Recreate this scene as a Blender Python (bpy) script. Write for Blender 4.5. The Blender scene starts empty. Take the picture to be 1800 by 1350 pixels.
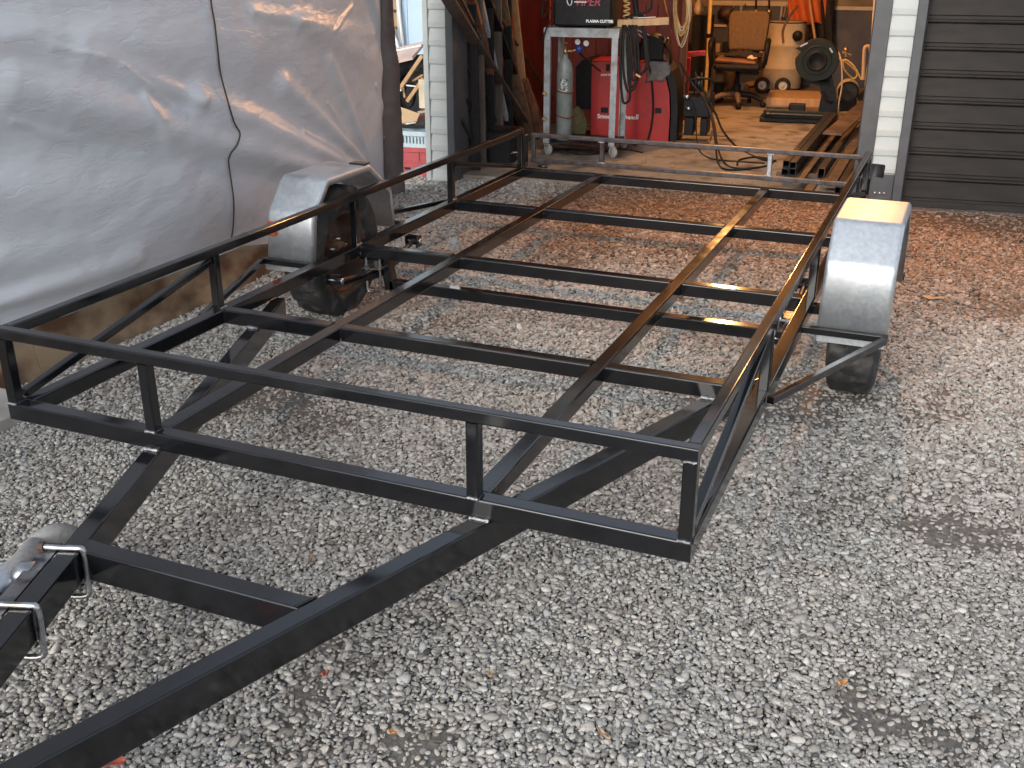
import bpy, bmesh, math, random
import numpy as np
from mathutils import Vector, Matrix

random.seed(7)
rng = np.random.default_rng(11)
sc = bpy.context.scene
R = math.radians

# ------------------------------------------------------------------ camera
S = 2.1 / 1.8
GZ = 0.36                                     # deck top above the gravel
FPX = 1856.17
CAM = Vector((2.17128277 * S, -1.80786265 * S, 1.08909074 * S + GZ))
CR = (Matrix.Rotation(R(22.71029034), 3, 'Z') @ Matrix.Rotation(R(67.57891723), 3, 'X') @ Matrix.Rotation(R(0.07271725), 3, 'Z'))
cam_data = bpy.data.cameras.new('camera')
cam_data.sensor_width = 36
cam_data.lens = 36 * FPX / 1800
cam_data.clip_start = 0.05
cam_data.clip_end = 2000
cam = bpy.data.objects.new('camera', cam_data)
sc.collection.objects.link(cam)
cam.matrix_world = Matrix.Translation(CAM) @ CR.to_4x4()
sc.camera = cam

# ------------------------------------------------------------------ sky, sun, exposure
SUN_EL, SUN_AZ = 25, 190                     # the sun stands behind the camera, under thin cloud
world = bpy.data.worlds.new('World')
sc.world = world
world.use_nodes = True
wn, wl = world.node_tree.nodes, world.node_tree.links
bg = wn['Background']
sky = wn.new('ShaderNodeTexSky')
sky.sky_type = 'NISHITA'
sky.sun_disc = False
sky.sun_elevation = R(SUN_EL)
sky.sun_rotation = R(SUN_AZ)
sky.air_density = 1.0
sky.dust_density = 1.5
sky.ozone_density = 1.0
hs = wn.new('ShaderNodeHueSaturation')
hs.inputs['Saturation'].default_value = 0.45
wl.new(sky.outputs[0], hs.inputs['Color'])
wl.new(hs.outputs[0], bg.inputs['Color'])
bg.inputs['Strength'].default_value = 0.15
sun_d = bpy.data.lights.new('sun', 'SUN')
sun_d.energy = 0.75
sun_d.angle = R(36)
sun_d.color = (1.0, 0.985, 0.955)
sun = bpy.data.objects.new('sun', sun_d)
sc.collection.objects.link(sun)
_az, _el = R(SUN_AZ), R(SUN_EL)
_to = Vector((math.sin(_az) * math.cos(_el), math.cos(_az) * math.cos(_el), math.sin(_el)))
sun.rotation_euler = _to.to_track_quat('Z', 'Y').to_euler()
sun.location = _to * 30
sc.view_settings.view_transform = 'Standard'
sc.view_settings.look = 'None'
sc.view_settings.gamma = 1
sc.view_settings.exposure = 0.8
sc.cycles.max_bounces = 6
sc.cycles.use_denoising = True
sc.cycles.use_adaptive_sampling = True
sc.cycles.adaptive_threshold = .025
sc.cycles.diffuse_bounces = 3
sc.cycles.glossy_bounces = 3

# ------------------------------------------------------------------ frames of reference
WALL_A = math.atan2(.1191, .9929)             # the garage front stands 6.8 degrees off the trailer's axis
B0 = Vector((-1.0, 5.03, 0))
MBLD = Matrix.Translation(B0) @ Matrix.Rotation(WALL_A, 4, 'Z')
MBI = MBLD.inverted()
I4 = Matrix.Identity(4)

def ray(px, py):
    return CR @ Vector(((px - 900) / FPX, -(py - 675) / FPX, -1.0))
def hit(px, py, ax, c):                       # point of the place seen at a pixel, on the plane axis=c
    d = ray(px, py)
    return CAM + d * ((c - CAM[ax]) / d[ax])
def wp(px, py, v):                            # the same in the garage's frame, at depth v behind its front
    d = (MBI.to_3x3() @ ray(px, py)); c = MBI @ CAM
    return c + d * ((v - c[1]) / d[1])
def fp(px, py, z=0.03):                       # on the garage floor
    return MBI @ hit(px, py, 2, z)

# ------------------------------------------------------------------ mesh helpers
class MB:
    def __init__(s):
        s.v, s.f, s.sm = [], [], []
    def add(s, vs, fs, smooth=False):
        o = len(s.v)
        s.v += [tuple(v) for v in vs]
        s.f += [tuple(i + o for i in f) for f in fs]
        s.sm += [smooth] * len(fs)
        return s
    def box(s, c, size, rot=None, bev=0.0):
        x, y, z = [a / 2 for a in size]
        if bev <= 0:
            vs = [(-x, -y, -z), (x, -y, -z), (x, y, -z), (-x, y, -z), (-x, -y, z), (x, -y, z), (x, y, z), (-x, y, z)]
            fs = [(0, 3, 2, 1), (4, 5, 6, 7), (0, 1, 5, 4), (1, 2, 6, 5), (2, 3, 7, 6), (3, 0, 4, 7)]
        else:
            b = min(bev, x * .95, y * .95, z * .95)
            vs, idx = [], {}
            for sx in (-1, 1):
                for sy in (-1, 1):
                    for sz in (-1, 1):
                        for k, p in enumerate(((x, y - b, z - b), (x - b, y, z - b), (x - b, y - b, z))):
                            idx[sx, sy, sz, k] = len(vs)
                            vs.append((sx * p[0], sy * p[1], sz * p[2]))
            fs = []
            for a in (-1, 1):
                fs.append([idx[a, p, q, 0] for p, q in ((-1, -1), (1, -1), (1, 1), (-1, 1))])
                fs.append([idx[p, a, q, 1] for p, q in ((-1, -1), (1, -1), (1, 1), (-1, 1))])
                fs.append([idx[p, q, a, 2] for p, q in ((-1, -1), (1, -1), (1, 1), (-1, 1))])
            for p in (-1, 1):
                for q in (-1, 1):
                    fs.append([idx[p, q, -1, 0], idx[p, q, 1, 0], idx[p, q, 1, 1], idx[p, q, -1, 1]])
                    fs.append([idx[p, -1, q, 0], idx[p, 1, q, 0], idx[p, 1, q, 2], idx[p, -1, q, 2]])
                    fs.append([idx[-1, p, q, 1], idx[1, p, q, 1], idx[1, p, q, 2], idx[-1, p, q, 2]])
                    for q2 in (-1, 1):
                        fs.append([idx[p, q, q2, 0], idx[p, q, q2, 1], idx[p, q, q2, 2]])
        m = rot.to_3x3() if rot else Matrix.Identity(3)
        c = Vector(c)
        return s.add([m @ Vector(v) + c for v in vs], fs)
    def beam(s, p0, p1, w, h, up=(0, 0, 1), r=.006, hollow=0, seg=4):
        p0, p1 = Vector(p0), Vector(p1)
        d = (p1 - p0).normalized()
        u = Vector(up); u = (u - d * u.dot(d)).normalized()
        x = d.cross(u)
        def ring(w, h, r):
            out = []
            for cx, cy, a0 in ((1, 1, 0), (-1, 1, 90), (-1, -1, 180), (1, -1, 270)):
                for k in range(seg + 1):
                    a = R(a0 + 90 * k / seg)
                    out.append((cx * (w / 2 - r) + r * math.cos(a), cy * (h / 2 - r) + r * math.sin(a)))
            return out
        o = ring(w, h, min(r, w * .45, h * .45))
        n = len(o)
        vs = [p + x * a + u * b for p in (p0, p1) for a, b in o]
        fs = [(i, (i + 1) % n, n + (i + 1) % n, n + i) for i in range(n)]
        if hollow:
            q = ring(w - 2 * hollow, h - 2 * hollow, max(.001, r - hollow))
            vs += [p + x * a + u * b for p in (p0, p1) for a, b in q]
            fs += [(2 * n + (i + 1) % n, 2 * n + i, 3 * n + i, 3 * n + (i + 1) % n) for i in range(n)]
            fs += [((i + 1) % n, i, 2 * n + i, 2 * n + (i + 1) % n) for i in range(n)]
            fs += [(n + i, n + (i + 1) % n, 3 * n + (i + 1) % n, 3 * n + i) for i in range(n)]
        else:
            fs += [tuple(reversed(range(n))), tuple(range(n, 2 * n))]
        return s.add(vs, fs)
    def tube(s, pts, r, n=8, smooth_path=0, caps=True, closed=False):
        pts = [Vector(p) for p in pts]
        if smooth_path:
            pts = catmull(pts, smooth_path)
        m = len(pts)
        rad = r if hasattr(r, '__len__') else [r] * m
        if len(rad) != m:
            rad = np.interp(np.linspace(0, 1, m), np.linspace(0, 1, len(rad)), rad)
        up = None
        vs = []
        for i, p in enumerate(pts):
            d = (pts[min(i + 1, m - 1)] - pts[max(i - 1, 0)])
            d = d.normalized() if d.length > 1e-9 else Vector((0, 0, 1))
            if up is None:
                up = Vector((0, 0, 1)) if abs(d.z) < .9 else Vector((1, 0, 0))
            up = (up - d * up.dot(d)).normalized()
            x = d.cross(up)
            vs += [p + (x * math.cos(2 * math.pi * k / n) + up * math.sin(2 * math.pi * k / n)) * rad[i] for k in range(n)]
        fs = [(i * n + k, i * n + (k + 1) % n, (i + 1) * n + (k + 1) % n, (i + 1) * n + k) for i in range(m - 1) for k in range(n)]
        s.add(vs, fs, True)
        if caps:
            s.add(vs[:n], [tuple(range(n))])
            s.add(vs[-n:], [tuple(range(n))])
        return s
    def lathe(s, prof, o=(0, 0, 0), ax=(0, 0, 1), n=24, smooth=True, rf=None):
        ax = Vector(ax).normalized(); o = Vector(o)
        a = Vector((1, 0, 0)) if abs(ax.x) < .9 else Vector((0, 1, 0))
        x = (a - ax * a.dot(ax)).normalized(); y = ax.cross(x)
        vs = []
        for i, (r, z) in enumerate(prof):
            for k in range(n):
                t = 2 * math.pi * k / n
                rr = r + (rf(i, k) if rf else 0)
                vs.append(o + ax * z + (x * math.cos(t) + y * math.sin(t)) * max(rr, 1e-4))
        fs = [(i * n + k, i * n + (k + 1) % n, (i + 1) * n + (k + 1) % n, (i + 1) * n + k) for i in range(len(prof) - 1) for k in range(n)]
        return s.add(vs, fs, smooth)
    def prism(s, poly, o, ex, ey, depth):      # polygon in (ex,ey) at o, pushed along ex x ey by depth
        o, ex, ey = Vector(o), Vector(ex).normalized(), Vector(ey).normalized()
        ez = ex.cross(ey)
        n = len(poly)
        vs = [o + ex * a + ey * b for a, b in poly] + [o + ex * a + ey * b + ez * depth for a, b in poly]
        fs = [tuple(reversed(range(n))), tuple(range(n, 2 * n))] + [(i, (i + 1) % n, n + (i + 1) % n, n + i) for i in range(n)]
        return s.add(vs, fs)
    def grid(s, P, smooth=True, wrap=False):   # P[i][j] points
        a, b = len(P), len(P[0])
        vs = [p for row in P for p in row]
        fs = [(i * b + j, i * b + (j + 1) % b, (i + 1) * b + (j + 1) % b, (i + 1) * b + j) for i in range(a - 1) for j in range(b if wrap else b - 1)]
        return s.add(vs, fs, smooth)
    def blob(s, c, size, seed=0, sub=2, rough=.15, rot=None):
        bm = bmesh.new(); bmesh.ops.create_icosphere(bm, subdivisions=sub, radius=1)
        r2 = random.Random(seed)
        w = [(Vector((r2.gauss(0, 1), r2.gauss(0, 1), r2.gauss(0, 1))) * 2.2, r2.random() * 6) for _ in range(5)]
        m = rot.to_3x3() if rot else Matrix.Identity(3)
        vs = []
        for v in bm.verts:
            k = 1 + rough * sum(math.sin(v.co.dot(a) + b) for a, b in w) / 2
            vs.append(m @ Vector((v.co.x * size[0] * k, v.co.y * size[1] * k, v.co.z * size[2] * k)) + Vector(c))
        fs = [[v.index for v in f.verts] for f in bm.faces]
        bm.free()
        return s.add(vs, fs, True)
    def build(s, name, mat, parent=None, M=None):
        me = bpy.data.meshes.new(name)
        vs = [tuple(M @ Vector(v)) for v in s.v] if M is not None else s.v
        me.from_pydata(vs, [], s.f)
        me.polygons.foreach_set('use_smooth', s.sm)
        bm = bmesh.new(); bm.from_mesh(me)
        bmesh.ops.recalc_face_normals(bm, faces=bm.faces)
        bm.to_mesh(me); bm.free()
        return link(name, me, mat, parent)

def catmull(pts, k):
    out = []
    n = len(pts)
    for i in range(n - 1):
        p0, p1, p2, p3 = pts[max(i - 1, 0)], pts[i], pts[i + 1], pts[min(i + 2, n - 1)]
        for j in range(k):
            t = j / k
            out.append(.5 * ((2 * p1) + (p2 - p0) * t + (2 * p0 - 5 * p1 + 4 * p2 - p3) * t * t + (3 * p1 - p0 - 3 * p2 + p3) * t ** 3))
    out.append(pts[-1])
    return out

WORLD_OF = {}
def link(name, data, mat, parent=None, mw=None):
    o = bpy.data.objects.new(name, data)
    sc.collection.objects.link(o)
    if mat is not None:
        data.materials.append(mat) if not len(data.materials) else None
    mw = mw or I4
    if parent is not None:
        o.parent = parent
        o.matrix_parent_inverse = WORLD_OF[parent.name].inverted()
    o.matrix_basis = mw
    WORLD_OF[o.name] = mw
    return o
def tag(o, label, cat, group=None):
    o['label'] = label; o['category'] = cat
    if group: o['group'] = group
    return o
def thing(name, label, cat, loc=(0, 0, 0), group=None, rz=0):
    o = bpy.data.objects.new(name, None)
    sc.collection.objects.link(o)
    o.empty_display_size = .1
    mw = Matrix.Translation(Vector(loc)) @ Matrix.Rotation(rz, 4, 'Z')
    o.matrix_basis = mw
    WORLD_OF[o.name] = mw
    return tag(o, label, cat, group)
def bthing(name, label, cat, loc, group=None):
    return thing(name, label, cat, MBLD @ Vector(loc), group, WALL_A)
def struct(o):
    o['kind'] = 'structure'; return o
def again(src, parent, mw):                   # a further copy of an alike piece, sharing its mesh
    o = src.copy(); sc.collection.objects.link(o)
    o.parent = parent
    o.matrix_parent_inverse = WORLD_OF[parent.name].inverted()
    o.matrix_basis = mw
    WORLD_OF[o.name] = mw
    return o
def text(name, body, size, mat, parent, mw, shear=0, bold=0, width=None):
    c = bpy.data.curves.new(name, 'FONT')
    c.body = body; c.size = size; c.extrude = .0008; c.shear = shear; c.offset = bold
    tmp = bpy.data.objects.new('tmp', c); sc.collection.objects.link(tmp)
    me = bpy.data.meshes.new_from_object(tmp.evaluated_get(bpy.context.evaluated_depsgraph_get()))
    bpy.data.objects.remove(tmp)
    me.materials.clear()
    return link(name, me, mat, parent, mw)

# ------------------------------------------------------------------ materials
def newmat(name):
    m = bpy.data.materials.new(name); m.use_nodes = True
    nt = m.node_tree
    return m, nt.nodes, nt.links, nt.nodes['Principled BSDF']
def rgba(c): return (c[0], c[1], c[2], 1)
def mat(name, c1, c2=None, rough=.5, metal=0.0, scale=12.0, stretch=(1, 1, 1), bump=0.0, bscale=None, detail=5, lo=.35, hi=.65, c3=None, s3=3.0, f3=(.52, .7), rvar=0.0, spec=None, coat=0.0, rot=(0, 0, 0)):
    m, n, l, b = newmat(name)
    b.inputs['Roughness'].default_value = rough
    b.inputs['Metallic'].default_value = metal
    if spec is not None: b.inputs['Specular IOR Level'].default_value = spec
    if coat: b.inputs['Coat Weight'].default_value = coat; b.inputs['Coat Roughness'].default_value = .15
    tc = n.new('ShaderNodeTexCoord'); mp = n.new('ShaderNodeMapping')
    mp.inputs['Scale'].default_value = stretch
    mp.inputs['Rotation'].default_value = rot
    l.new(tc.outputs['Object'], mp.inputs['Vector'])
    nz = n.new('ShaderNodeTexNoise')
    nz.inputs['Scale'].default_value = scale; nz.inputs['Detail'].default_value = detail; nz.inputs['Roughness'].default_value = .6
    l.new(mp.outputs[0], nz.inputs['Vector'])
    cr = n.new('ShaderNodeValToRGB')
    cr.color_ramp.elements[0].position = lo; cr.color_ramp.elements[1].position = hi
    cr.color_ramp.elements[0].color = rgba(c1); cr.color_ramp.elements[1].color = rgba(c2 or [x * 1.25 for x in c1])
    l.new(nz.outputs['Fac'], cr.inputs['Fac'])
    col = cr.outputs['Color']
    if c3:
        n3 = n.new('ShaderNodeTexNoise'); n3.inputs['Scale'].default_value = s3; n3.inputs['Detail'].default_value = 6
        l.new(mp.outputs[0], n3.inputs['Vector'])
        r3 = n.new('ShaderNodeMapRange'); r3.inputs[1].default_value = f3[0]; r3.inputs[2].default_value = f3[1]
        l.new(n3.outputs['Fac'], r3.inputs[0])
        mx = n.new('ShaderNodeMix'); mx.data_type = 'RGBA'
        l.new(r3.outputs[0], mx.inputs['Factor']); l.new(col, mx.inputs[6]); mx.inputs[7].default_value = rgba(c3)
        col = mx.outputs[2]
    l.new(col, b.inputs['Base Color'])
    if rvar:
        rr = n.new('ShaderNodeMapRange'); rr.inputs[1].default_value = .3; rr.inputs[2].default_value = .7
        rr.inputs[3].default_value = max(.03, rough - rvar); rr.inputs[4].default_value = min(1, rough + rvar)
        l.new(nz.outputs['Fac'], rr.inputs[0]); l.new(rr.outputs[0], b.inputs['Roughness'])
    if bump:
        bn = n.new('ShaderNodeTexNoise'); bn.inputs['Scale'].default_value = bscale or scale * 3; bn.inputs['Detail'].default_value = 4
        l.new(mp.outputs[0], bn.inputs['Vector'])
        bp = n.new('ShaderNodeBump'); bp.inputs['Strength'].default_value = bump; bp.inputs['Distance'].default_value = .01
        l.new(bn.outputs['Fac'], bp.inputs['Height']); l.new(bp.outputs[0], b.inputs['Normal'])
    return m

BLK = mat('black_enamel', (.006, .0065, .008), (.010, .0105, .0125), rough=.12, scale=14, bump=.004, bscale=60, rvar=.03, spec=.75, c3=(.011, .011, .012), s3=4)
RAW = mat('raw_steel', (.055, .05, .054), (.10, .093, .098), rough=.42, metal=.75, scale=25, stretch=(1, 1, 1), rvar=.1, c3=(.09, .055, .04), s3=9, f3=(.55, .75))
WELD = mat('weld_bead', (.25, .26, .28), (.45, .46, .48), rough=.35, metal=.9, scale=200, bump=.4, bscale=300)
GALV = mat('galvanised_sheet', (.54, .58, .61), (.63, .67, .70), rough=.46, metal=.8, scale=60, detail=2, rvar=.05, bump=.006, bscale=7, c3=(.42, .44, .46), s3=5)
ZINC = mat('zinc_plating', (.42, .44, .46), (.55, .57, .6), rough=.32, metal=.95, scale=50, rvar=.1, c3=(.3, .27, .24), s3=12)
RUB = mat('tyre_rubber', (.018, .019, .021), (.035, .036, .038), rough=.75, scale=18, bump=.35, bscale=70, c3=(.11, .105, .10), s3=14, f3=(.5, .7))
RIM = mat('rusty_rim', (.07, .035, .022), (.13, .07, .045), rough=.8, scale=14, bump=.3, c3=(.06, .055, .05), s3=8)
JRUB = mat('pale_grey_rubber', (.30, .30, .29), (.40, .39, .37), rough=.8, scale=30, bump=.3, bscale=80, c3=(.22, .18, .14), s3=6)
AMBER = mat('amber_lens', (.36, .06, .02), (.42, .08, .03), rough=.2)
SIDING = mat('siding_paint', (.37, .40, .395), (.43, .455, .445), rough=.45, scale=6, bump=.04, bscale=120, c3=(.40, .42, .39), s3=5, f3=(.5, .8))
TRIMD = mat('dark_trim_paint', (.055, .06, .066), (.075, .08, .087), rough=.4, scale=9, bump=.05, bscale=60)
DOOR = mat('door_charcoal', (.017, .0155, .0145), (.025, .022, .0205), rough=.6, spec=.25, scale=5, stretch=(1, 1, 4), bump=.03, bscale=50, c3=(.04, .035, .032), s3=2.5, f3=(.5, .8), rvar=.08)
CONC = mat('workshop_concrete', (.20, .165, .13), (.33, .28, .22), rough=.75, scale=2.5, bump=.1, bscale=40, c3=(.075, .055, .042), s3=4.2, f3=(.5, .68), detail=9)
REDP = mat('oxide_red_paint', (.20, .022, .014), (.27, .035, .02), rough=.55, scale=4, stretch=(1, 1, .3), c3=(.10, .02, .014), s3=5, f3=(.5, .75))
WRED = mat('welder_red', (.42, .022, .024), (.47, .03, .03), rough=.35, scale=5, c3=(.34, .03, .03), s3=12)
CASE = mat('black_casing', (.008, .008, .0095), (.014, .014, .016), rough=.55, spec=.25, scale=20, bump=.05, bscale=150)
WHITE = mat('white_print', (.8, .8, .8), (.85, .85, .85), rough=.5)
REDPRINT = mat('red_print', (.35, .03, .05), (.4, .04, .06), rough=.5)
CARTG = mat('grey_primer_steel', (.26, .28, .30), (.38, .40, .42), rough=.5, metal=.3, scale=22, c3=(.2, .18, .16), s3=10)
CYL = mat('cylinder_grey_green', (.15, .18, .17), (.21, .24, .23), rough=.4, scale=12, c3=(.24, .26, .26), s3=6, rvar=.08)
BRASS = mat('brass', (.45, .32, .14), (.6, .45, .22), rough=.35, metal=.9, scale=30)
BLUE = mat('regulator_blue', (.02, .05, .22), (.03, .07, .3), rough=.35)
WALLB = mat('blue_grey_wall', (.07, .075, .10), (.10, .105, .135), rough=.7, scale=3, c3=(.13, .12, .12), s3=4)
CREAM = mat('cream_paint', (.55, .47, .34), (.64, .55, .40), rough=.6, scale=6, c3=(.4, .33, .22), s3=5)
DARKW = mat('dark_stained_wall', (.06, .06, .066), (.10, .095, .1), rough=.7, scale=4, stretch=(1, 1, .25), bump=.1)
CEIL = mat('ceiling_lining', (.22, .19, .15), (.28, .24, .19), rough=.8, scale=4)
def wood(name, c1, c2, axis=2, c3=None):
    st = [9, 9, 9]; st[axis] = .7
    return mat(name, c1, c2, rough=.7, scale=3.2, stretch=st, bump=.2, bscale=9, c3=c3, s3=2.5)
PINE = wood('pine_timber', (.42, .25, .12), (.56, .36, .19))
OLDW = wood('weathered_timber', (.12, .075, .05), (.22, .14, .09), c3=(.07, .045, .03))
DKW = wood('dark_timber', (.06, .048, .042), (.12, .09, .075))
REDW = wood('red_brown_timber', (.15, .06, .035), (.24, .10, .055), c3=(.08, .035, .02))
PLY = mat('stained_plywood', (.27, .19, .115), (.42, .32, .21), rough=.3, scale=3.0, stretch=(1, 1, 1.6), bump=.06, bscale=22, c3=(.11, .055, .028), s3=2.6, f3=(.46, .6), detail=10)
STEELD = mat('dark_mill_steel', (.03, .03, .034), (.065, .062, .062), rough=.42, metal=.6, scale=14, rvar=.1, c3=(.10, .06, .04), s3=5)
STEELR = mat('rusty_mill_steel', (.10, .065, .045), (.20, .13, .085), rough=.55, metal=.4, scale=9, stretch=(1, 1, 1), c3=(.07, .05, .045), s3=6, rvar=.1)
STEELB = mat('bright_steel', (.40, .43, .47), (.55, .58, .62), rough=.3, metal=.9, scale=20)
CABLE = mat('black_cable', (.010, .009, .009), (.018, .015, .014), rough=.75, spec=.3)
YCAB = mat('yellow_flex', (.6, .42, .12), (.75, .58, .25), rough=.5, scale=30)
CLOTHB = mat('dark_cloth', (.018, .017, .018), (.03, .028, .03), rough=.9, scale=25, bump=.3)
LEATH = mat('grey_suede', (.16, .15, .15), (.24, .22, .22), rough=.95, scale=30, bump=.4)
TAN = mat('tan_upholstery', (.11, .068, .034), (.15, .095, .05), rough=.85, scale=40, bump=.1, bscale=200)
CUSH = mat('worn_orange_cushion', (.16, .07, .04), (.24, .11, .06), rough=.8, scale=10, c3=(.12, .06, .035), s3=9)
SAWG = mat('saw_green_black', (.011, .014, .010), (.018, .021, .015), rough=.55, spec=.25, scale=12)
ORNG = mat('hi_vis_orange', (.55, .11, .025), (.66, .16, .04), rough=.7, scale=8)
OLIVE = mat('olive_canvas', (.14, .13, .06), (.20, .18, .09), rough=.9, scale=25, bump=.3)
CRATER = mat('crate_red', (.36, .05, .06), (.42, .07, .08), rough=.5, scale=9)
CRATEB = mat('crate_pale_blue', (.38, .48, .54), (.45, .55, .6), rough=.5, scale=9)
SKYB = mat('pale_blue_panel', (.42, .58, .72), (.47, .62, .75), rough=.45, scale=5)
PVC = mat('white_plastic', (.7, .71, .7), (.76, .77, .76), rough=.4)
CARD = mat('cardboard', (.45, .30, .17), (.52, .36, .21), rough=.85, scale=8)
PINKP = mat('pale_pink_panel', (.62, .46, .40), (.68, .52, .46), rough=.5)
PAVER = mat('pale_concrete', (.42, .41, .38), (.52, .51, .48), rough=.85, scale=8, bump=.2, c3=(.33, .31, .28), s3=4)
TARPM, tn, tl, tb = newmat('grey_poly_tarp')
HEM = mat('brown_tarp_hem', (.11, .085, .08), (.15, .115, .105), rough=.5, scale=10, bump=.2, bscale=30)

# tarp: silver-grey woven sheet, faint dirt, fine creases
tc = tn.new('ShaderNodeTexCoord')
t1 = tn.new('ShaderNodeTexNoise'); t1.inputs['Scale'].default_value = 1.6; t1.inputs['Detail'].default_value = 7
t2 = tn.new('ShaderNodeTexNoise'); t2.inputs['Scale'].default_value = 9; t2.inputs['Detail'].default_value = 5
mpt = tn.new('ShaderNodeMapping'); mpt.inputs['Rotation'].default_value = (R(-28), 0, 0); mpt.inputs['Scale'].default_value = (1, .45, 1.5)
tl.new(tc.outputs['Object'], mpt.inputs['Vector'])
tl.new(mpt.outputs[0], t1.inputs['Vector']); tl.new(mpt.outputs[0], t2.inputs['Vector'])
tr = tn.new('ShaderNodeValToRGB')
tr.color_ramp.elements[0].position = .3; tr.color_ramp.elements[1].position = .7
tr.color_ramp.elements[0].color = (.60, .605, .635, 1); tr.color_ramp.elements[1].color = (.75, .755, .78, 1)
tl.new(t1.outputs['Fac'], tr.inputs['Fac'])
tl.new(tr.outputs['Color'], tb.inputs['Base Color'])
tb.inputs['Roughness'].default_value = .37
tb.inputs['Specular IOR Level'].default_value = .9
vw = tn.new('ShaderNodeTexVoronoi'); vw.feature = 'DISTANCE_TO_EDGE'; vw.inputs['Scale'].default_value = 3.0
vm = tn.new('ShaderNodeVectorMath'); vm.operation = 'MULTIPLY_ADD'
tl.new(t2.outputs['Color'], vm.inputs[0]); vm.inputs[1].default_value = (.35, .35, .35); tl.new(mpt.outputs[0], vm.inputs[2])
tl.new(vm.outputs[0], vw.inputs['Vector'])
mr = tn.new('ShaderNodeMapRange'); mr.inputs[2].default_value = .03; tl.new(vw.outputs['Distance'], mr.inputs[0])
ad = tn.new('ShaderNodeMath'); ad.operation = 'MULTIPLY_ADD'
tl.new(t2.outputs['Fac'], ad.inputs[0]); ad.inputs[1].default_value = 2.0; 
m5 = tn.new('ShaderNodeMath'); m5.operation = 'MULTIPLY'; m5.inputs[1].default_value = .25
tl.new(mr.outputs[0], m5.inputs[0]); tl.new(m5.outputs[0], ad.inputs[2])
tbp = tn.new('ShaderNodeBump'); tbp.inputs['Strength'].default_value = .22; tbp.inputs['Distance'].default_value = .02
tl.new(ad.outputs[0], tbp.inputs['Height']); tl.new(tbp.outputs[0], tb.inputs['Normal'])

# ------------------------------------------------------------------ ground
def vnoise(x, y, sc_, seed):
    g = np.random.default_rng(seed).random((64, 64))
    fx, fy = x * sc_, y * sc_
    ix, iy = np.floor(fx).astype(int), np.floor(fy).astype(int)
    tx, ty = fx - ix, fy - iy
    tx = tx * tx * (3 - 2 * tx); ty = ty * ty * (3 - 2 * ty)
    a, b = g[ix % 64, iy % 64], g[(ix + 1) % 64, iy % 64]
    c, d = g[ix % 64, (iy + 1) % 64], g[(ix + 1) % 64, (iy + 1) % 64]
    return (a * (1 - tx) + b * tx) * (1 - ty) + (c * (1 - tx) + d * tx) * ty
def fbm(x, y, s0, seed, o=4):
    t, a, w = 0, 1.0, 0
    for k in range(o):
        t = t + a * vnoise(x, y, s0 * 2 ** k, seed + k); w += a; a *= .55
    return t / w
def sstep(a, b, x):
    t = np.clip((x - a) / (b - a), 0, 1); return t * t * (3 - 2 * t)
def dirt(x, y):                                # where packed fines bury the stones, 0..1
    d = sstep(.57, .78, fbm(x, y, 2.1, 3)) * .8
    right = sstep(1.9, 2.5, x) * sstep(2.9, .3, y)
    d = np.maximum(d, sstep(.49, .72, fbm(x, y, 2.6, 9)) * right * .85)
    wall = 5.15 + .12 * x
    d = np.maximum(d, sstep(1.15, .35, wall - y) * (.55 + .5 * fbm(x, y, 3, 21)) * sstep(-.4, .3, x))
    return np.clip(d, 0, 1)
def gheight(x, y):
    return -.010 + .016 * dirt(x, y) + .006 * (fbm(x, y, .8, 40, 2) - .5) + .018 * (fbm(x, y, 3.1, 61, 2) - .5) + .004 * (fbm(x, y, 14, 50, 3) - .5)

GM, gn_, gl, gb = newmat('packed_fines')
tcg = gn_.new('ShaderNodeTexCoord')
g1 = gn_.new('ShaderNodeTexNoise'); g1.inputs['Scale'].default_value = 55; g1.inputs['Detail'].default_value = 8; g1.inputs['Roughness'].default_value = .75
g2 = gn_.new('ShaderNodeTexNoise'); g2.inputs['Scale'].default_value = 1.3; g2.inputs['Detail'].default_value = 6
tl_ = gl.new
tl_(tcg.outputs['Object'], g1.inputs['Vector']); tl_(tcg.outputs['Object'], g2.inputs['Vector'])
ga = gn_.new('ShaderNodeValToRGB'); ga.color_ramp.elements[0].position = .36; ga.color_ramp.elements[1].position = .68
ga.color_ramp.elements[0].color = (.075, .069, .06, 1); ga.color_ramp.elements[1].color = (.26, .245, .215, 1)
tl_(g1.outputs['Fac'], ga.inputs['Fac'])
sx = gn_.new('ShaderNodeSeparateXYZ'); tl_(tcg.outputs['Object'], sx.inputs[0])
soil_shade = gn_.new('ShaderNodeMapRange'); soil_shade.inputs[1].default_value = 2.8; soil_shade.inputs[2].default_value = 4.2  # brown soil, plus shade before the garage put into the colour
tl_(sx.outputs['Y'], soil_shade.inputs[0])
gmx = gn_.new('ShaderNodeMix'); gmx.data_type = 'RGBA'; gmx.blend_type = 'MULTIPLY'
tl_(soil_shade.outputs[0], gmx.inputs['Factor']); tl_(ga.outputs['Color'], gmx.inputs[6]); gmx.inputs[7].default_value = (.62, .38, .26, 1)
tl_(gmx.outputs[2], gb.inputs['Base Color'])
gb.inputs['Roughness'].default_value = .9
gbp = gn_.new('ShaderNodeBump'); gbp.inputs['Strength'].default_value = .6; gbp.inputs['Distance'].default_value = .006
tl_(g1.outputs['Fac'], gbp.inputs['Height']); tl_(gbp.outputs[0], gb.inputs['Normal'])

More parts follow.
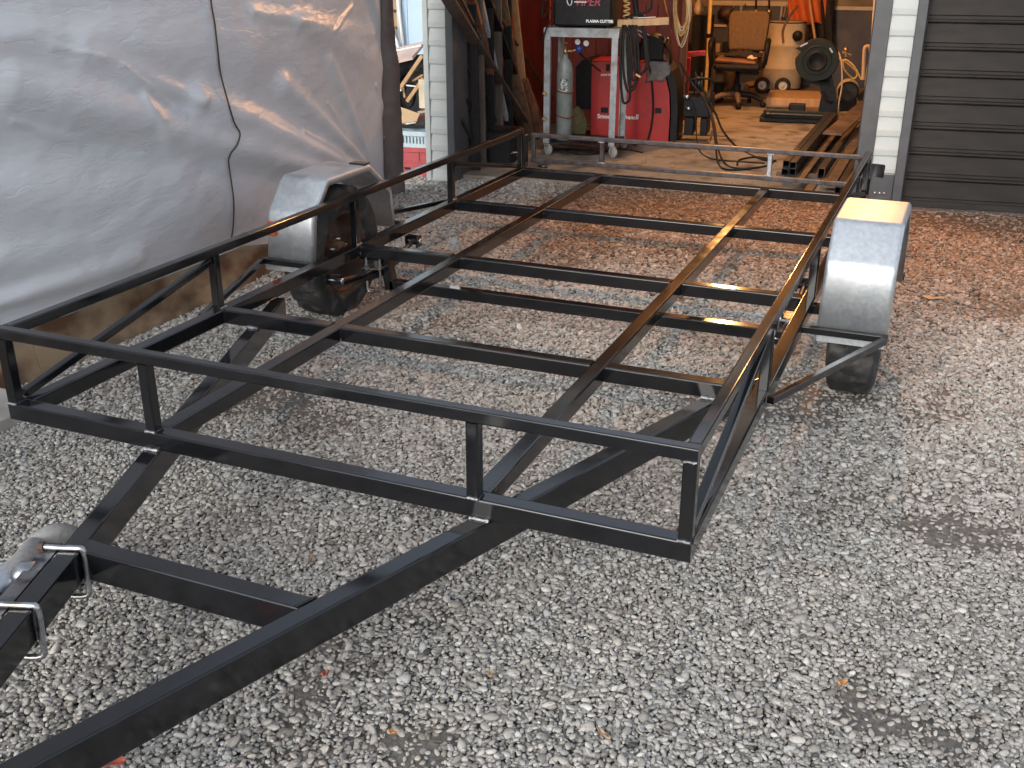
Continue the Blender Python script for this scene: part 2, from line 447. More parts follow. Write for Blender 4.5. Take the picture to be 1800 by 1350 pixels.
xs = np.concatenate([[-400, -120, -40, -15, -7, -4], np.arange(-2.4, 5.01, .035), [6.5, 9, 17, 45, 130, 400]])
ys = np.concatenate([[-400, -120, -40, -15, -7, -4], np.arange(-2.2, 5.61, .035), [7, 9, 12, 20, 50, 130, 400]])
X, Y = np.meshgrid(xs, ys, indexing='ij')
Z = gheight(X, Y)
Z = np.where((X < -2.4) | (X > 5) | (Y < -2.2) | (Y > 5.6), -.006, Z)
gm = bpy.data.meshes.new('ground')
nx, ny = X.shape
co = np.stack([X, Y, Z], -1).reshape(-1, 3)
ii, jj = np.meshgrid(np.arange(nx - 1), np.arange(ny - 1), indexing='ij')
q = (ii * ny + jj).ravel()
fc = np.stack([q, q + ny, q + ny + 1, q + 1], 1)
gm.from_pydata(co.tolist(), [], fc.tolist())
gm.polygons.foreach_set('use_smooth', [True] * len(fc))
struct(link('ground', gm, GM))

# gravel: loose stones, one mass
def gravel():
    pts = []
    for (y0, y1, d) in ((-1.75, 1.0, .0095), (1.0, 2.8, .0114), (2.8, 5.5, .0148)):
        for layer in range(2):
            dd = d * (1 if layer == 0 else 1.5)
            gx = np.arange(-1.9, 4.9, dd); gy = np.arange(y0, y1, dd)
            a, b = np.meshgrid(gx, gy, indexing='ij')
            a = a + rng.uniform(-.48, .48, a.shape) * dd; b = b + rng.uniform(-.48, .48, b.shape) * dd
            r = d * rng.lognormal(-.68, .31, a.shape) * (1.0 if layer == 0 else 1.12)
            z = (rng.uniform(-.006, .002, a.shape)) if layer == 0 else rng.uniform(.001, .008, a.shape)
            pts.append(np.stack([a, b, z, r], -1).reshape(-1, 4))
    p = np.concatenate(pts)
    # what the lens and a step to either side of it can see
    cr = np.array(CR); q = (p[:, :3] - np.array(CAM)) @ cr
    u = q[:, 0] / -q[:, 2]; w = q[:, 1] / -q[:, 2]
    keep = (q[:, 2] < -.4) & (np.abs(u) < .80) & (w > -.62) & (w < .45)
    wall = 5.15 + .12 * p[:, 0]
    keep &= (p[:, 1] < wall + .16 * (p[:, 0] > -.95) * (p[:, 0] < 2.0) + np.where(p[:, 0] < -1.1, .6, 0))
    keep &= (p[:, 0] > -1.5 - .3 * (p[:, 1] > 4))
    keep &= ~((p[:, 0] < -.52) & (p[:, 1] < .62) & (p[:, 1] > -.5))
    p = p[keep]
    gz = gheight(p[:, 0], p[:, 1])
    dr = dirt(p[:, 0], p[:, 1])
    # sparser where fines lie
    keep = (p[:, 2] + p[:, 3] * .62 + .018 * (fbm(p[:, 0], p[:, 1], 3.1, 61, 2) - .5) > gz + .0005) & (rng.random(len(p)) > dr * .82)
    p, dr = p[keep], dr[keep]
    n = len(p)
    p[:, 2] += .006 * (fbm(p[:, 0], p[:, 1], .8, 40, 2) - .5) + .018 * (fbm(p[:, 0], p[:, 1], 3.1, 61, 2) - .5)
    me = bpy.data.meshes.new('gravel')
    me.vertices.add(n)
    me.vertices.foreach_set('co', np.ascontiguousarray(p[:, :3], dtype=np.float32).ravel())
    rot = np.stack([rng.normal(0, .32, n), rng.normal(0, .32, n), rng.uniform(0, 6.283, n)], 1)
    el = rng.uniform(1.0, 1.75, n)
    scl = np.stack([p[:, 3] * el, p[:, 3] * rng.uniform(.85, 1.1, n), p[:, 3] * rng.uniform(.5, .8, n)], 1)
    tone = np.clip(rng.normal(.56, .2, n), 0, 1)
    far = sstep(2.4, 4.3, p[:, 1] + .5 * (fbm(p[:, 0], p[:, 1], 1.2, 88) - .5)) * (.25 + .75 * sstep(-.6, .4, p[:, 0]))
    dust_shade = np.clip(.25 * dr + .95 * far * rng.uniform(.6, 1.2, n) + rng.normal(.08, .1, n), 0, 1)  # fines and brown dust, with dimmer daylight near the garage painted in
    for nm, ty, arr in (('rot', 'FLOAT_VECTOR', rot), ('scl', 'FLOAT_VECTOR', scl)):
        a = me.attributes.new(nm, ty, 'POINT'); a.data.foreach_set('vector', arr.astype(np.float32).ravel())
    for nm, arr in (('tone', tone), ('dust_shade', dust_shade)):
        a = me.attributes.new(nm, 'FLOAT', 'POINT'); a.data.foreach_set('value', arr.astype(np.float32))
    a = me.attributes.new('pick', 'INT', 'POINT'); a.data.foreach_set('value', rng.integers(0, 7, n).astype(np.int32))
    m, nn, ll, b = newmat('river_stone')
    at = nn.new('ShaderNodeAttribute'); at.attribute_type = 'INSTANCER'; at.attribute_name = 'tone'
    ad_ = nn.new('ShaderNodeAttribute'); ad_.attribute_type = 'INSTANCER'; ad_.attribute_name = 'dust_shade'
    r = nn.new('ShaderNodeValToRGB'); e = r.color_ramp.elements
    e[0].position = 0; e[0].color = (.07, .068, .065, 1); e[1].position = 1; e[1].color = (.62, .615, .585, 1)
    for ps, c in ((.25, (.24, .23, .205, 1)), (.45, (.37, .36, .33, 1)), (.6, (.47, .46, .43, 1)), (.75, (.49, .465, .42, 1))):
        k = e.new(ps); k.color = c
    ll.new(at.outputs['Fac'], r.inputs['Fac'])
    tcx = nn.new('ShaderNodeTexCoord'); nz = nn.new('ShaderNodeTexNoise'); nz.inputs['Scale'].default_value = 2.5; nz.inputs['Detail'].default_value = 5
    ll.new(tcx.outputs['Object'], nz.inputs['Vector'])
    mr_ = nn.new('ShaderNodeMapRange'); mr_.inputs[1].default_value = .3; mr_.inputs[2].default_value = .7; mr_.inputs[3].default_value = .78; mr_.inputs[4].default_value = 1.15
    ll.new(nz.outputs['Fac'], mr_.inputs[0])
    mm = nn.new('ShaderNodeMix'); mm.data_type = 'RGBA'; mm.blend_type = 'MULTIPLY'; mm.inputs['Factor'].default_value = 1
    ll.new(r.outputs['Color'], mm.inputs[6]); ll.new(mr_.outputs[0], mm.inputs[7])
    m2 = nn.new('ShaderNodeMix'); m2.data_type = 'RGBA'; m2.blend_type = 'MULTIPLY'
    ll.new(ad_.outputs['Fac'], m2.inputs['Factor']); ll.new(mm.outputs[2], m2.inputs[6]); m2.inputs[7].default_value = (.46, .29, .20, 1)
    ll.new(m2.outputs[2], b.inputs['Base Color']); b.inputs['Roughness'].default_value = .72
    o = link('gravel', me, m)
    o['kind'] = 'stuff'; o['label'] = 'loose grey river gravel spread over the yard'; o['category'] = 'gravel'
    ng = bpy.data.node_groups.new('gravel_stones', 'GeometryNodeTree')
    ng.interface.new_socket('Geometry', in_out='INPUT', socket_type='NodeSocketGeometry')
    ng.interface.new_socket('Geometry', in_out='OUTPUT', socket_type='NodeSocketGeometry')
    N, L = ng.nodes, ng.links
    gi, go = N.new('NodeGroupInput'), N.new('NodeGroupOutput')
    gj = N.new('GeometryNodeGeometryToInstance')
    for k in range(7):
        ico = N.new('GeometryNodeMeshIcoSphere'); ico.inputs['Radius'].default_value = 1; ico.inputs['Subdivisions'].default_value = 2
        sp = N.new('GeometryNodeSetPosition'); pos = N.new('GeometryNodeInputPosition')
        nz = N.new('ShaderNodeTexNoise'); nz.noise_dimensions = '4D'; nz.inputs['W'].default_value = k * 3.7; nz.inputs['Scale'].default_value = .75; nz.inputs['Detail'].default_value = 1
        sub = N.new('ShaderNodeVectorMath'); sub.operation = 'SUBTRACT'; sub.inputs[1].default_value = (.5, .5, .5)
        scn = N.new('ShaderNodeVectorMath'); scn.operation = 'SCALE'; scn.inputs['Scale'].default_value = .95
        L.new(pos.outputs[0], nz.inputs['Vector']); L.new(nz.outputs['Color'], sub.inputs[0]); L.new(sub.outputs[0], scn.inputs[0])
        L.new(ico.outputs['Mesh'], sp.inputs['Geometry']); L.new(scn.outputs[0], sp.inputs['Offset'])
        ss = N.new('GeometryNodeSetShadeSmooth'); L.new(sp.outputs[0], ss.inputs[0])
        sm = N.new('GeometryNodeSetMaterial'); sm.inputs['Material'].default_value = m; L.new(ss.outputs[0], sm.inputs[0])
        L.new(sm.outputs[0], gj.inputs[0])
    ip = N.new('GeometryNodeInstanceOnPoints'); ip.inputs['Pick Instance'].default_value = True
    L.new(gi.outputs[0], ip.inputs['Points']); L.new(gj.outputs[0], ip.inputs['Instance'])
    def named(nm, ty):
        x = N.new('GeometryNodeInputNamedAttribute'); x.data_type = ty; x.inputs['Name'].default_value = nm; return x.outputs[0]
    L.new(named('pick', 'INT'), ip.inputs['Instance Index'])
    er = N.new('FunctionNodeEulerToRotation'); L.new(named('rot', 'FLOAT_VECTOR'), er.inputs[0]); L.new(er.outputs[0], ip.inputs['Rotation'])
    L.new(named('scl', 'FLOAT_VECTOR'), ip.inputs['Scale'])
    L.new(ip.outputs[0], go.inputs[0])
    md = o.modifiers.new('stones', 'NODES'); md.node_group = ng
    print('gravel stones', n)
gravel()

# leaf and bark litter by the garage, uncountable
def litter():
    n = 5200
    x = rng.uniform(-1.0, 4.6, n); y = rng.uniform(1.8, 5.4, n)
    wall = 5.15 + .12 * x
    pr = sstep(3.4, .5, wall - y) * (.25 + .75 * sstep(-.3, .6, x)) * (.35 + .9 * fbm(x, y, 1.7, 77))
    k = (rng.random(n) < pr) & (y < wall - .02)
    x, y = x[k], y[k]
    vs, fs = [], []
    for a, b in zip(x, y):
        l, w, t = random.uniform(.008, .026), random.uniform(.003, .009), random.uniform(0, 6.28)
        c, s_ = math.cos(t), math.sin(t); z = float(gheight(np.array(a), np.array(b))) + random.uniform(.007, .016)
        cu, tl2 = random.uniform(-.004, .006), random.uniform(-.4, .4)
        o = len(vs)
        for (p, q_, h) in ((-l, 0, cu), (-l * .2, w, 0), (l, 0, cu), (-l * .1, -w, tl2 * w)):
            vs.append((a + p * c - q_ * s_, b + p * s_ + q_ * c, z + h))
        fs.append((o, o + 3, o + 2, o + 1))
    me = bpy.data.meshes.new('leaf_litter'); me.from_pydata(vs, [], fs)
    m = mat('dry_litter', (.16, .08, .04), (.36, .22, .12), rough=.8, scale=40, lo=.3, hi=.7)
    o = link('leaf_litter', me, m); o['kind'] = 'stuff'; o['label'] = 'dry brown leaf and bark litter before the garage'; o['category'] = 'leaf litter'
litter()

# single fallen leaves and chips one can pick out
LEAFO = mat('orange_leaf', (.55, .24, .08), (.65, .32, .12), rough=.7, scale=60)
LEAFT = mat('tan_leaf', (.36, .24, .14), (.46, .32, .2), rough=.75, scale=60)
LEAFR = mat('red_leaf', (.42, .09, .06), (.52, .13, .08), rough=.65, scale=60)
def leaf(px, py, l, w, ang, m, label, z=.016):
    p = hit(px, py, 2, z)
    P = []
    for i in range(9):
        t = -1 + i / 4
        ww = w * max(.04, (1 - t * t) ** .7) * (1.15 if t < 0 else .9)
        row = []
        for j in range(5):
            q_ = (j - 2) / 2
            row.append(Vector((t * l, q_ * ww, .006 * q_ * q_ + .005 * t * t + .003 * math.sin(5 * t + j))))
        P.append([Matrix.Translation(p) @ Matrix.Rotation(ang, 4, 'Z') @ v for v in row])
    mb = MB().grid(P)
    o = mb.build('fallen_leaf', m)
    sd = o.modifiers.new('thickness', 'SOLIDIFY'); sd.thickness = .0008
    tag(o, label, 'leaf', 'fallen leaves on the gravel')
leaf(1640, 525, .06, .022, .2, LEAFT, 'large tan leaf lying right of the right mudguard')
leaf(1480, 1203, .013, .008, .5, LEAFO, 'small orange leaf on the gravel near the bottom right')
leaf(862, 1187, .012, .006, 2.2, LEAFT, 'tan leaf scrap at the bottom, right of the long drawbar beam')
leaf(571, 1187, .010, .006, 1.1, LEAFR, 'small red leaf beside the right drawbar beam')
leaf(1060, 1292, .024, .006, 2.6, LEAFT, 'long tan leaf at the bottom centre of the gravel')
leaf(690, 1290, .009, .006, .3, LEAFO, 'tiny orange leaf at the bottom, under the drawbar')
leaf(186, 1342, .045, .02, .4, LEAFR, 'red curled leaf at the bottom edge under the drawbar')
leaf(545, 985, .016, .005, 1.6, LEAFT, 'narrow tan leaf between drawbar crosspiece and deck front')

# ------------------------------------------------------------------ garage
def bb(u0, u1, v0, v1, z0, z1, bev=0):
    return MB().box(((u0 + u1) / 2, (v0 + v1) / 2, (z0 + z1) / 2), (u1 - u0, v1 - v0, z1 - z0), bev=bev)
ROOF_Z = 2.75
DEPTH = 6.75
struct(bb(-.1, 3.3, .15, DEPTH, -.2, .03).build('garage_floor', CONC, None, MBLD))
ga_ = bthing('garage', 'garage with pale weatherboards, dark trim and an open workshop bay', 'garage', (1.5, 0, 0))
# weatherboards, each lapped over the one below
def boards(u0, u1, z0, z1, step, name='weatherboard'):
    src = None
    z = z0; k = 0
    while z < z1 - .005:
        h = min(step, z1 - z)
        key = h < step - .001
        if src is None or key:
            mb = MB()
            P = [(-.026, -.012), (-.026, h * .2), (-.010, h + .006), (.004, h + .006), (.004, -.012)]
            mb.prism([(a, b) for a, b in P], (u1, 0, 0), (0, 1, 0), (0, 0, 1), u1 - u0) if False else None
            vs = [(u, a, b) for u in (u0, u1) for a, b in P]
            n = len(P)
            mb.add(vs, [tuple(range(n)), tuple(range(n, 2 * n))] + [(i, (i + 1) % n, n + (i + 1) % n, n + i) for i in range(n)])
            mb.v = [(x, y, zz) for x, y, zz in mb.v]
            o = mb.build(name, SIDING)
            o.parent = ga_; o.matrix_parent_inverse = WORLD_OF[ga_.name].inverted()
            mw = MBLD @ Matrix.Translation((0, 0, z))
            o.matrix_basis = mw; WORLD_OF[o.name] = mw
            if not key: src = o
        else:
            again(src, ga_, MBLD @ Matrix.Translation((random.uniform(-.0004, .0004), random.uniform(-.001, .001), z)))
        z += step; k += 1
boards(-.098, .033, .0, 2.62, .1245)
boards(3.034, 3.186, .245, 2.62, .1265)
boards(.035, 3.032, 2.30, 2.70, .1265)
boards(3.19, 6.2, 2.36, 2.70, .1265)
bb(-.138, -.099, -.034, .03, 0, 2.7, .003).build('corner_board', SIDING, ga_, MBLD)
bb(-.137, -.099, .031, DEPTH, 0, 2.7).build('side_cladding', SIDING, ga_, MBLD)
bb(.034, .088, -.036, .03, 0, 2.299, .003).build('door_trim', TRIMD, ga_, MBLD)
bb(.034, .088, .031, .30, .0, 2.299, .002).build('door_jamb', TRIMD, ga_, MBLD)
bb(2.93, 3.033, -.036, .12, .03, 2.299, .003).build('door_trim', TRIMD, ga_, MBLD)
bb(3.187, 3.246, -.040, .10, 0.0, 2.36, .003).build('door_trim', TRIMD, ga_, MBLD)
bb(3.034, 3.186, -.020, .05, .0, .235, .003).build('base_plate', TRIMD, ga_, MBLD)
for k in range(3):
    MB().lathe([(.0001, 0), (.009, 0), (.009, .003), (.0001, .004)], (3.075 + .03 * k, -.021, .105), (0, -1, 0), 10).build('bolt_head', STEELB, ga_, MBLD)
bb(3.034, 3.186, -.026, -.0, .236, .244).build('flashing', SIDING, ga_, MBLD)
bb(.03, .06, .301, 1.30, .03, ROOF_Z - .05).build('side_lining', DARKW, ga_, MBLD)
bb(.03, .062, 1.301, DEPTH, .03, ROOF_Z - .05).build('side_lining', REDP, ga_, MBLD)
bb(3.2, 3.24, .101, DEPTH, .03, ROOF_Z - .05).build('party_wall', WALLB, ga_, MBLD)
bb(.061, 3.199, DEPTH - .05, DEPTH, .031, .96).build('back_wall_dado', WALLB, ga_, MBLD)
bb(.061, 3.199, DEPTH - .048, DEPTH, .961, ROOF_Z - .05).build('back_wall', mat('darkened_back_wall', (.22, .17, .11), (.30, .24, .16), rough=.7, scale=3, c3=(.13, .10, .07), s3=2), ga_, MBLD)  # cream upper wall darkened in colour so the lit bay reflects dimmer
bb(.0, 3.25, .02, DEPTH, ROOF_Z - .05, ROOF_Z - .03).build('ceiling', CEIL, ga_, MBLD)
bb(.034, 3.19, .006, .02, 2.30, 2.70).build('header', DARKW, ga_, MBLD)
bb(-.4, 6.6, -.30, DEPTH + .3, ROOF_Z - .02, ROOF_Z + .06, .01).build('roof', TRIMD, ga_, MBLD)
bb(6.2, 6.26, -.03, DEPTH, 0, 2.7).build('side_cladding', SIDING, ga_, MBLD)
bb(3.25, 6.2, .3, DEPTH, 2.37, 2.69).build('loft', DARKW, ga_, MBLD)
bb(-.3, 6.6, -.42, -.31, ROOF_Z - .1, ROOF_Z + .03, .02).build('gutter', TRIMD, ga_, MBLD)
# battens on the back wall
for (a, b, c, d) in ((1250, 1405, 3, 9), (1299, 1305, 9, 40), (1370, 1376, 9, 40), (1252, 1277, 43, 47), (1356, 1368, 38, 42)):
    p, q = wp(a, d, DEPTH - .07), wp(b, c, DEPTH - .07)
    bb(p.x, q.x, DEPTH - .085, DEPTH - .051, p.z, q.z, .002).build('batten', CREAM, ga_, MBLD)
p, q = wp(1452, 17, DEPTH - .06), wp(1541, 12, DEPTH - .06)
bb(p.x, q.x, DEPTH - .08, DEPTH - .051, p.z, q.z).build('wall_rail', CREAM, ga_, MBLD)

# roller door of the next bay
rd = bthing('roller_door', 'charcoal ribbed roller door, closed, right of the open bay', 'garage door', (4.7, .06, 0))
def slat():
    P = [(.062, 0), (.062, .018), (.050, .024), (.050, .136), (.056, .140), (.040, .146), (.036, .153), (.040, .160), (.062, .166), (.068, .166), (.068, 0)]
    u0, u1, n = 3.262, 6.19, len(P)
    mb = MB()
    mb.add([(u, a, b) for u in (u0, u1) for a, b in P], [tuple(range(n)), tuple(range(n, 2 * n))] + [(i, (i + 1) % n, n + (i + 1) % n, n + i) for i in range(n)])
    return mb
s0 = slat().build('slat', DOOR)
s0.parent = rd; s0.matrix_parent_inverse = WORLD_OF[rd.name].inverted()
mw = MBLD @ Matrix.Translation((0, 0, .055)); s0.matrix_basis = mw; WORLD_OF[s0.name] = mw
for k in range(1, 14):
    again(s0, rd, MBLD @ Matrix.Translation((random.uniform(-.002, .002), random.uniform(-.0015, .0015), .055 + .1665 * k)))
bb(3.262, 6.19, .045, .075, .012, .0545, .004).build('bottom_rail', DOOR, rd, MBLD)
bb(3.247, 3.2615, .02, .08, .0, 2.36).build('guide_track', DOOR, rd, MBLD)
tag(bb(3.25, 6.2, -.045, .10, -.06, .012, .006).build('door_sill', mat('sill_timber', (.11, .085, .07), (.17, .13, .11), rough=.8, scale=8), None, MBLD), 'low brown sill strip under the charcoal roller door', 'door sill')

# flood light above the open bay and the workshop bulb: both give the warm light seen in the picture
LAMPG = mat('lamp_body_grey', (.2, .2, .2), (.24, .24, .24), rough=.4)
GLOW, gn2, gl2, gb2 = newmat('warm_lamp_glass')
gb2.inputs['Emission Color'].default_value = (1, .62, .28, 1); gb2.inputs['Emission Strength'].default_value = 6
FL = Vector((2.05, 5.05, 2.55))
fl = thing('flood_light', 'wall flood light above the open garage bay', 'lamp', FL)
aim = (Vector((1.75, 3.75, 0)) - FL).normalized()
rotf = aim.to_track_quat('-Z', 'Y').to_matrix()
MB().box(FL - aim * .05, (.2, .15, .06), rotf, .01).build('housing', LAMPG, fl)
MB().box(FL - aim * .017, (.18, .13, .004), rotf).build('lens', GLOW, fl)
MB().tube([FL - aim * .08, FL + Vector((0, .1, .02)), FL + Vector((0, .42, .02))], .012).build('bracket', LAMPG, fl)
ld = bpy.data.lights.new('flood_lamp', 'SPOT'); ld.energy = 225; ld.color = (1, .42, .12); ld.spot_size = R(84); ld.spot_blend = .7; ld.shadow_soft_size = .035
lo_ = bpy.data.objects.new('flood_lamp', ld); sc.collection.objects.link(lo_)
lo_.parent = fl; lo_.matrix_parent_inverse = WORLD_OF[fl.name].inverted()
lo_.matrix_basis = Matrix.Translation(FL + aim * .02) @ rotf.to_4x4()
BL = MBLD @ Vector((1.9, 3.3, 2.45))
bl = thing('workshop_lamp', 'bare warm bulb under the workshop ceiling', 'lamp', BL)
MB().lathe([(.001, -.05), (.02, -.045), (.03, -.02), (.024, .01), (.014, .03), (.014, .05)], BL, (0, 0, 1), 16).build('bulb', GLOW, bl)
MB().lathe([(.016, .05), (.022, .055), (.022, .1), (.006, .11), (.006, .25)], BL, (0, 0, 1), 16).build('socket', LAMPG, bl)
pd = bpy.data.lights.new('workshop_bulb', 'POINT'); pd.energy = 120; pd.color = (1, .45, .14); pd.shadow_soft_size = .06
po = bpy.data.objects.new('workshop_bulb', pd); sc.collection.objects.link(po)
po.parent = bl; po.matrix_parent_inverse = WORLD_OF[bl.name].inverted(); po.matrix_basis = Matrix.Translation(BL - Vector((0, 0, .12)))

# ------------------------------------------------------------------ trailer
W, L0 = 2.1, 4.056
DT = GZ                                       # deck top
BM = .0505
HB = .0545
tr_ = thing('flatbed_trailer', 'bare black steel trailer frame with galvanised mudguards on two wheels', 'trailer', (1.05, 2.06, 0))
zc = DT - HB / 2
def part(name, mb, m=BLK, parent=tr_):
    return mb.build(name, m, parent)
def bar(name, p0, p1, w=BM, h=HB, m=BLK, parent=tr_, **k):
    return part(name, MB().beam(p0, p1, w, h, **k), m, parent)
E_ = .0006
bar('side_beam', (BM / 2, BM + E_, zc), (BM / 2, L0 - BM - E_, zc))
bar('side_beam', (W - BM / 2, BM + E_, zc), (W - BM / 2, L0 - BM - E_, zc))
bar('front_beam', (0, BM / 2, zc), (W, BM / 2, zc))
bar('rear_beam', (0, L0 - BM / 2, zc), (W, L0 - BM / 2, zc))
XL, XR = .564 - BM / 2, 1.568 - BM / 2
YC = [.9837 + BM / 2, 2.0013 + BM / 2, 3.0247 + BM / 2]
for y in YC:
    for x0, x1 in ((BM + E_, XL - BM / 2 - E_), (XL + BM / 2 + E_, XR - BM / 2 - E_), (XR + BM / 2 + E_, W - BM - E_)):
        bar('cross_member', (x0, y, zc), (x1, y, zc))
for x in (XL, XR):
    bar('floor_bearer', (x, BM + E_, zc - .0012), (x, L0 - BM - E_, zc - .0012))
# guard rails
RS = .034
zr = DT + .2405 - RS / 2
pb, pt = DT + .0006, zr - RS / 2 - .0006
for x in (RS / 2, W - RS / 2):
    bar('top_rail', (x, RS + E_, zr), (x, L0, zr), RS, RS, r=.005)
    for y in [YC[0] - .008, YC[1], YC[2] - .008, L0 - RS / 2]:
        bar('post', (x, y, pb), (x, y, pt), RS, RS, up=(0, 1, 0), r=.005)
    bar('post', (x, RS / 2, pb), (x, RS / 2, pt), RS, RS, up=(0, 1, 0), r=.005)
    bs = .026
    bar('brace', (x, RS + .02, DT + .016), (x, YC[0] - .035, pt - .018), bs, bs, r=.004)
    bar('brace', (x, YC[2] + .025, pt - .018), (x, L0 - RS - .02, DT + .016), bs, bs, r=.004)
bar('top_rail', (0, RS / 2, zr), (W, RS / 2, zr), RS, RS, r=.005)
for x in (XL, XR):
    bar('post', (x, RS / 2, pb), (x, RS / 2, pt), RS, RS, up=(0, 1, 0), r=.005)
# corner gussets and latch plates at the tail
part('gusset_plate', MB().box((.052, L0 - .018, DT + .105), (.012, .05, .2), bev=.002))
part('gusset_plate', MB().box((W - .052, L0 - .018, DT + .105), (.012, .05, .2), bev=.002))
part('latch_plate', MB().prism([(0, 0), (.075, -.005), (.078, .06), (.07, .068), (0, .07)], (W + .0006, L0 - .02, .47), (1, 0, 0), (0, 0, 1), .008))
part('latch_plate', MB().box((W - .02, L0 + .03, .40), (.05, .008, .09), bev=.002))
# tailgate in bare steel
TS = .026
tg = part('tailgate', MB().beam((.066, L0 + .045, .556), (W - .066, L0 + .045, .556), TS, TS, r=.004), RAW)
bar('lower_rail', (.066, L0 + .045, .401), (W - .066, L0 + .045, .401), TS, TS, RAW, tg, r=.004)
for x in (.08, XL - .01, XR, W - .08):
    bar('tailgate_post', (x, L0 + .045, .4146), (x, L0 + .045, .5424), TS, TS, WELD if x == XR else RAW, tg, up=(0, 1, 0), r=.004)
for x in (.12, 1.95):
    part('hinge', MB().lathe([(.0001, 0), (.010, 0), (.010, .06), (.0001, .06)], (x, L0 + .022, .369), (1, 0, 0), 12), BLK, tg)
# drawbar: two beams that meet ahead of the deck, and their crosspiece
DH, DW = .083, .053
zd = DT - HB - .0012 - DH / 2
def db(y, s_): return 1.05 + s_ * (.5145 + .362 * y)
for s_ in (-1, 1):
    bar('drawbar', (db(1.34, s_), 1.34, zd), (db(-1.30, s_), -1.30, zd), DW, DH, r=.006)
yx = -.475
bar('drawbar_crosspiece', (db(yx, -1) + .012, yx, zd - .0006), (db(yx, 1) - .012, yx, zd - .0006), .053, DH - .003, r=.006)
part('coupling_plate', MB().box((1.05, -1.36, zd), (.16, .2, .09), bev=.01))
# weld beads
def bead(p, q, r=.0045, m=WELD):
    p, q = Vector(p), Vector(q); n = max(4, int((q - p).length / .007))
    pts = [p.lerp(q, i / n) + Vector((random.uniform(-1, 1), random.uniform(-1, 1), random.uniform(-1, 1))) * .0012 for i in range(n + 1)]
    part('weld_bead', MB().tube(pts, [r * random.uniform(.7, 1.3) for _ in pts], 6), m)
for s_ in (-1, 1):
    x = db(0, s_)
    bead((x - .026, -.004, zd + DH / 2 + .003), (x + .026, -.004, zd + DH / 2 + .003), .0065)
    x = db(.985, s_)
    bead((x - .026, .982, zd + DH / 2 + .003), (x + .026, .980, zd + DH / 2 + .003), .0065)
for x in (RS / 2, XL, XR, W - RS / 2):
    bead((x - .016, -.001, DT + .001), (x + .017, -.001, DT + .001), .0042)
    bead((x + .018, .002, DT + .002), (x + .018, .03, DT + .002), .0036, BLK)
for y in YC:
    for x in (XL, XR):
        bead((x + BM / 2, y - BM / 2, DT - .05), (x + BM / 2, y - BM / 2, DT - .004), .004, BLK)
        bead((x - BM / 2, y - BM / 2, DT - .05), (x - BM / 2, y - BM / 2, DT - .004), .004, BLK)
    bead((BM, y - BM / 2, DT - .05), (BM, y - BM / 2, DT - .002), .0045, BLK)
    bead((RS, y - .02, DT + .002), (RS, y + .02, DT + .002), .004)
bead((W - .03, -.0005, zr - RS / 2), (W - .001, -.0005, zr - RS / 2), .0032)
for x in (XL - .01, XR):
    for z in (.416, .541):
        bead((x - .02, L0 + .031, z), (x + .02, L0 + .031, z), .005)
bead((db(yx, -1) + .034, yx - .026, zd - .03), (db(yx, -1) + .034, yx - .026, zd + .036), .004)
bead((db(yx, 1) - .022, yx + .026, zd + DH / 2), (db(yx, 1) - .042, yx - .026, zd + DH / 2), .003, BLK)
# mudguards
def fender_profile(dy, up=0):
    P = [(1.70, .338), (1.735, .55 + up), (1.865, .690 + up), (2.25, .690 + up), (2.455, .535 + up), (2.48, .33)]
    P = [Vector((0, a + dy, b)) for a, b in P]
    out = [P[0]]
    for i in range(1, len(P) - 1):
        a = P[i] + (P[i - 1] - P[i]).normalized() * .022; b = P[i] + (P[i + 1] - P[i]).normalized() * .022
        for k in range(7):
            t = k / 6
            out.append(a * (1 - t) ** 2 + P[i] * 2 * t * (1 - t) + b * t * t)
    out.append(P[-1])
    return out
def fender(x0, x1, dy, name):
    pr = fender_profile(dy, .03 if x0 > 1 else 0)
    rows = []
    for i, p in enumerate(pr):
        d = (pr[min(i + 1, len(pr) - 1)] - pr[max(i - 1, 0)]).normalized()
        nrm = Vector((0, d.z, -d.y))          # inward
        nrm = nrm if nrm.dot(Vector((0, 2.09 + dy, .33)) - p) > 0 else -nrm
        row = []
        r = .016
        for x, sgn in ((x0, 1), (x1, -1)):
            sec = [(0, .034), (0, r)] + [(r - r * math.cos(R(a)), r - r * math.sin(R(a))) for a in (22, 45, 67, 90)]
            pts = [p + Vector((x + sgn * a, 0, 0)) + nrm * b for a, b in sec]
            row += pts if sgn == 1 else pts[::-1]
        rows.append(row)
    o = part(name, MB().grid(rows), GALV)
    sd = o.modifiers.new('sheet', 'SOLIDIFY'); sd.thickness = .0018; sd.offset = -1
    return o
XF = ((-.255, -.018, 0.0), (2.150, 2.398, .0))
fenders = []
for k, (x0, x1, dy) in enumerate(XF):
    f = fender(x0, x1, dy, 'mudguard'); fenders.append(f)
    s_ = -1 if k == 0 else 1
    xi, xo = (x1, x0) if k == 0 else (x0, x1)
    xb = -.001 if k == 0 else W + .001
    # angle-iron stays front and rear
    for (ya, yb, yc_) in ((1.672 + dy, .93 + .03 * k, 1), (2.505 + dy, 3.10, -1)):
        bar('stay', (xb, ya, DT - .016), (xo + s_ * .004, ya, DT - .016), .026, .026, r=.003)
        bar('stay', (xb + s_ * .012, yb, DT - .018), (xo - s_ * .006, ya - .020 * yc_, DT - .016), .024, .024, r=.003)
    part('mount_tab', MB().box(((x0 + x1) / 2, 1.685 + dy, .325), (abs(x1 - x0) - .01, .003, .05)), GALV, f)
part('side_marker', MB().box((-.222, 1.716, .480), (.045, .016, .065), bev=.005), AMBER, fenders[0])
part('stud', MB().box((-.06, 2.22, .694), (.085, .05, .008), bev=.002), BLK, fenders[0])
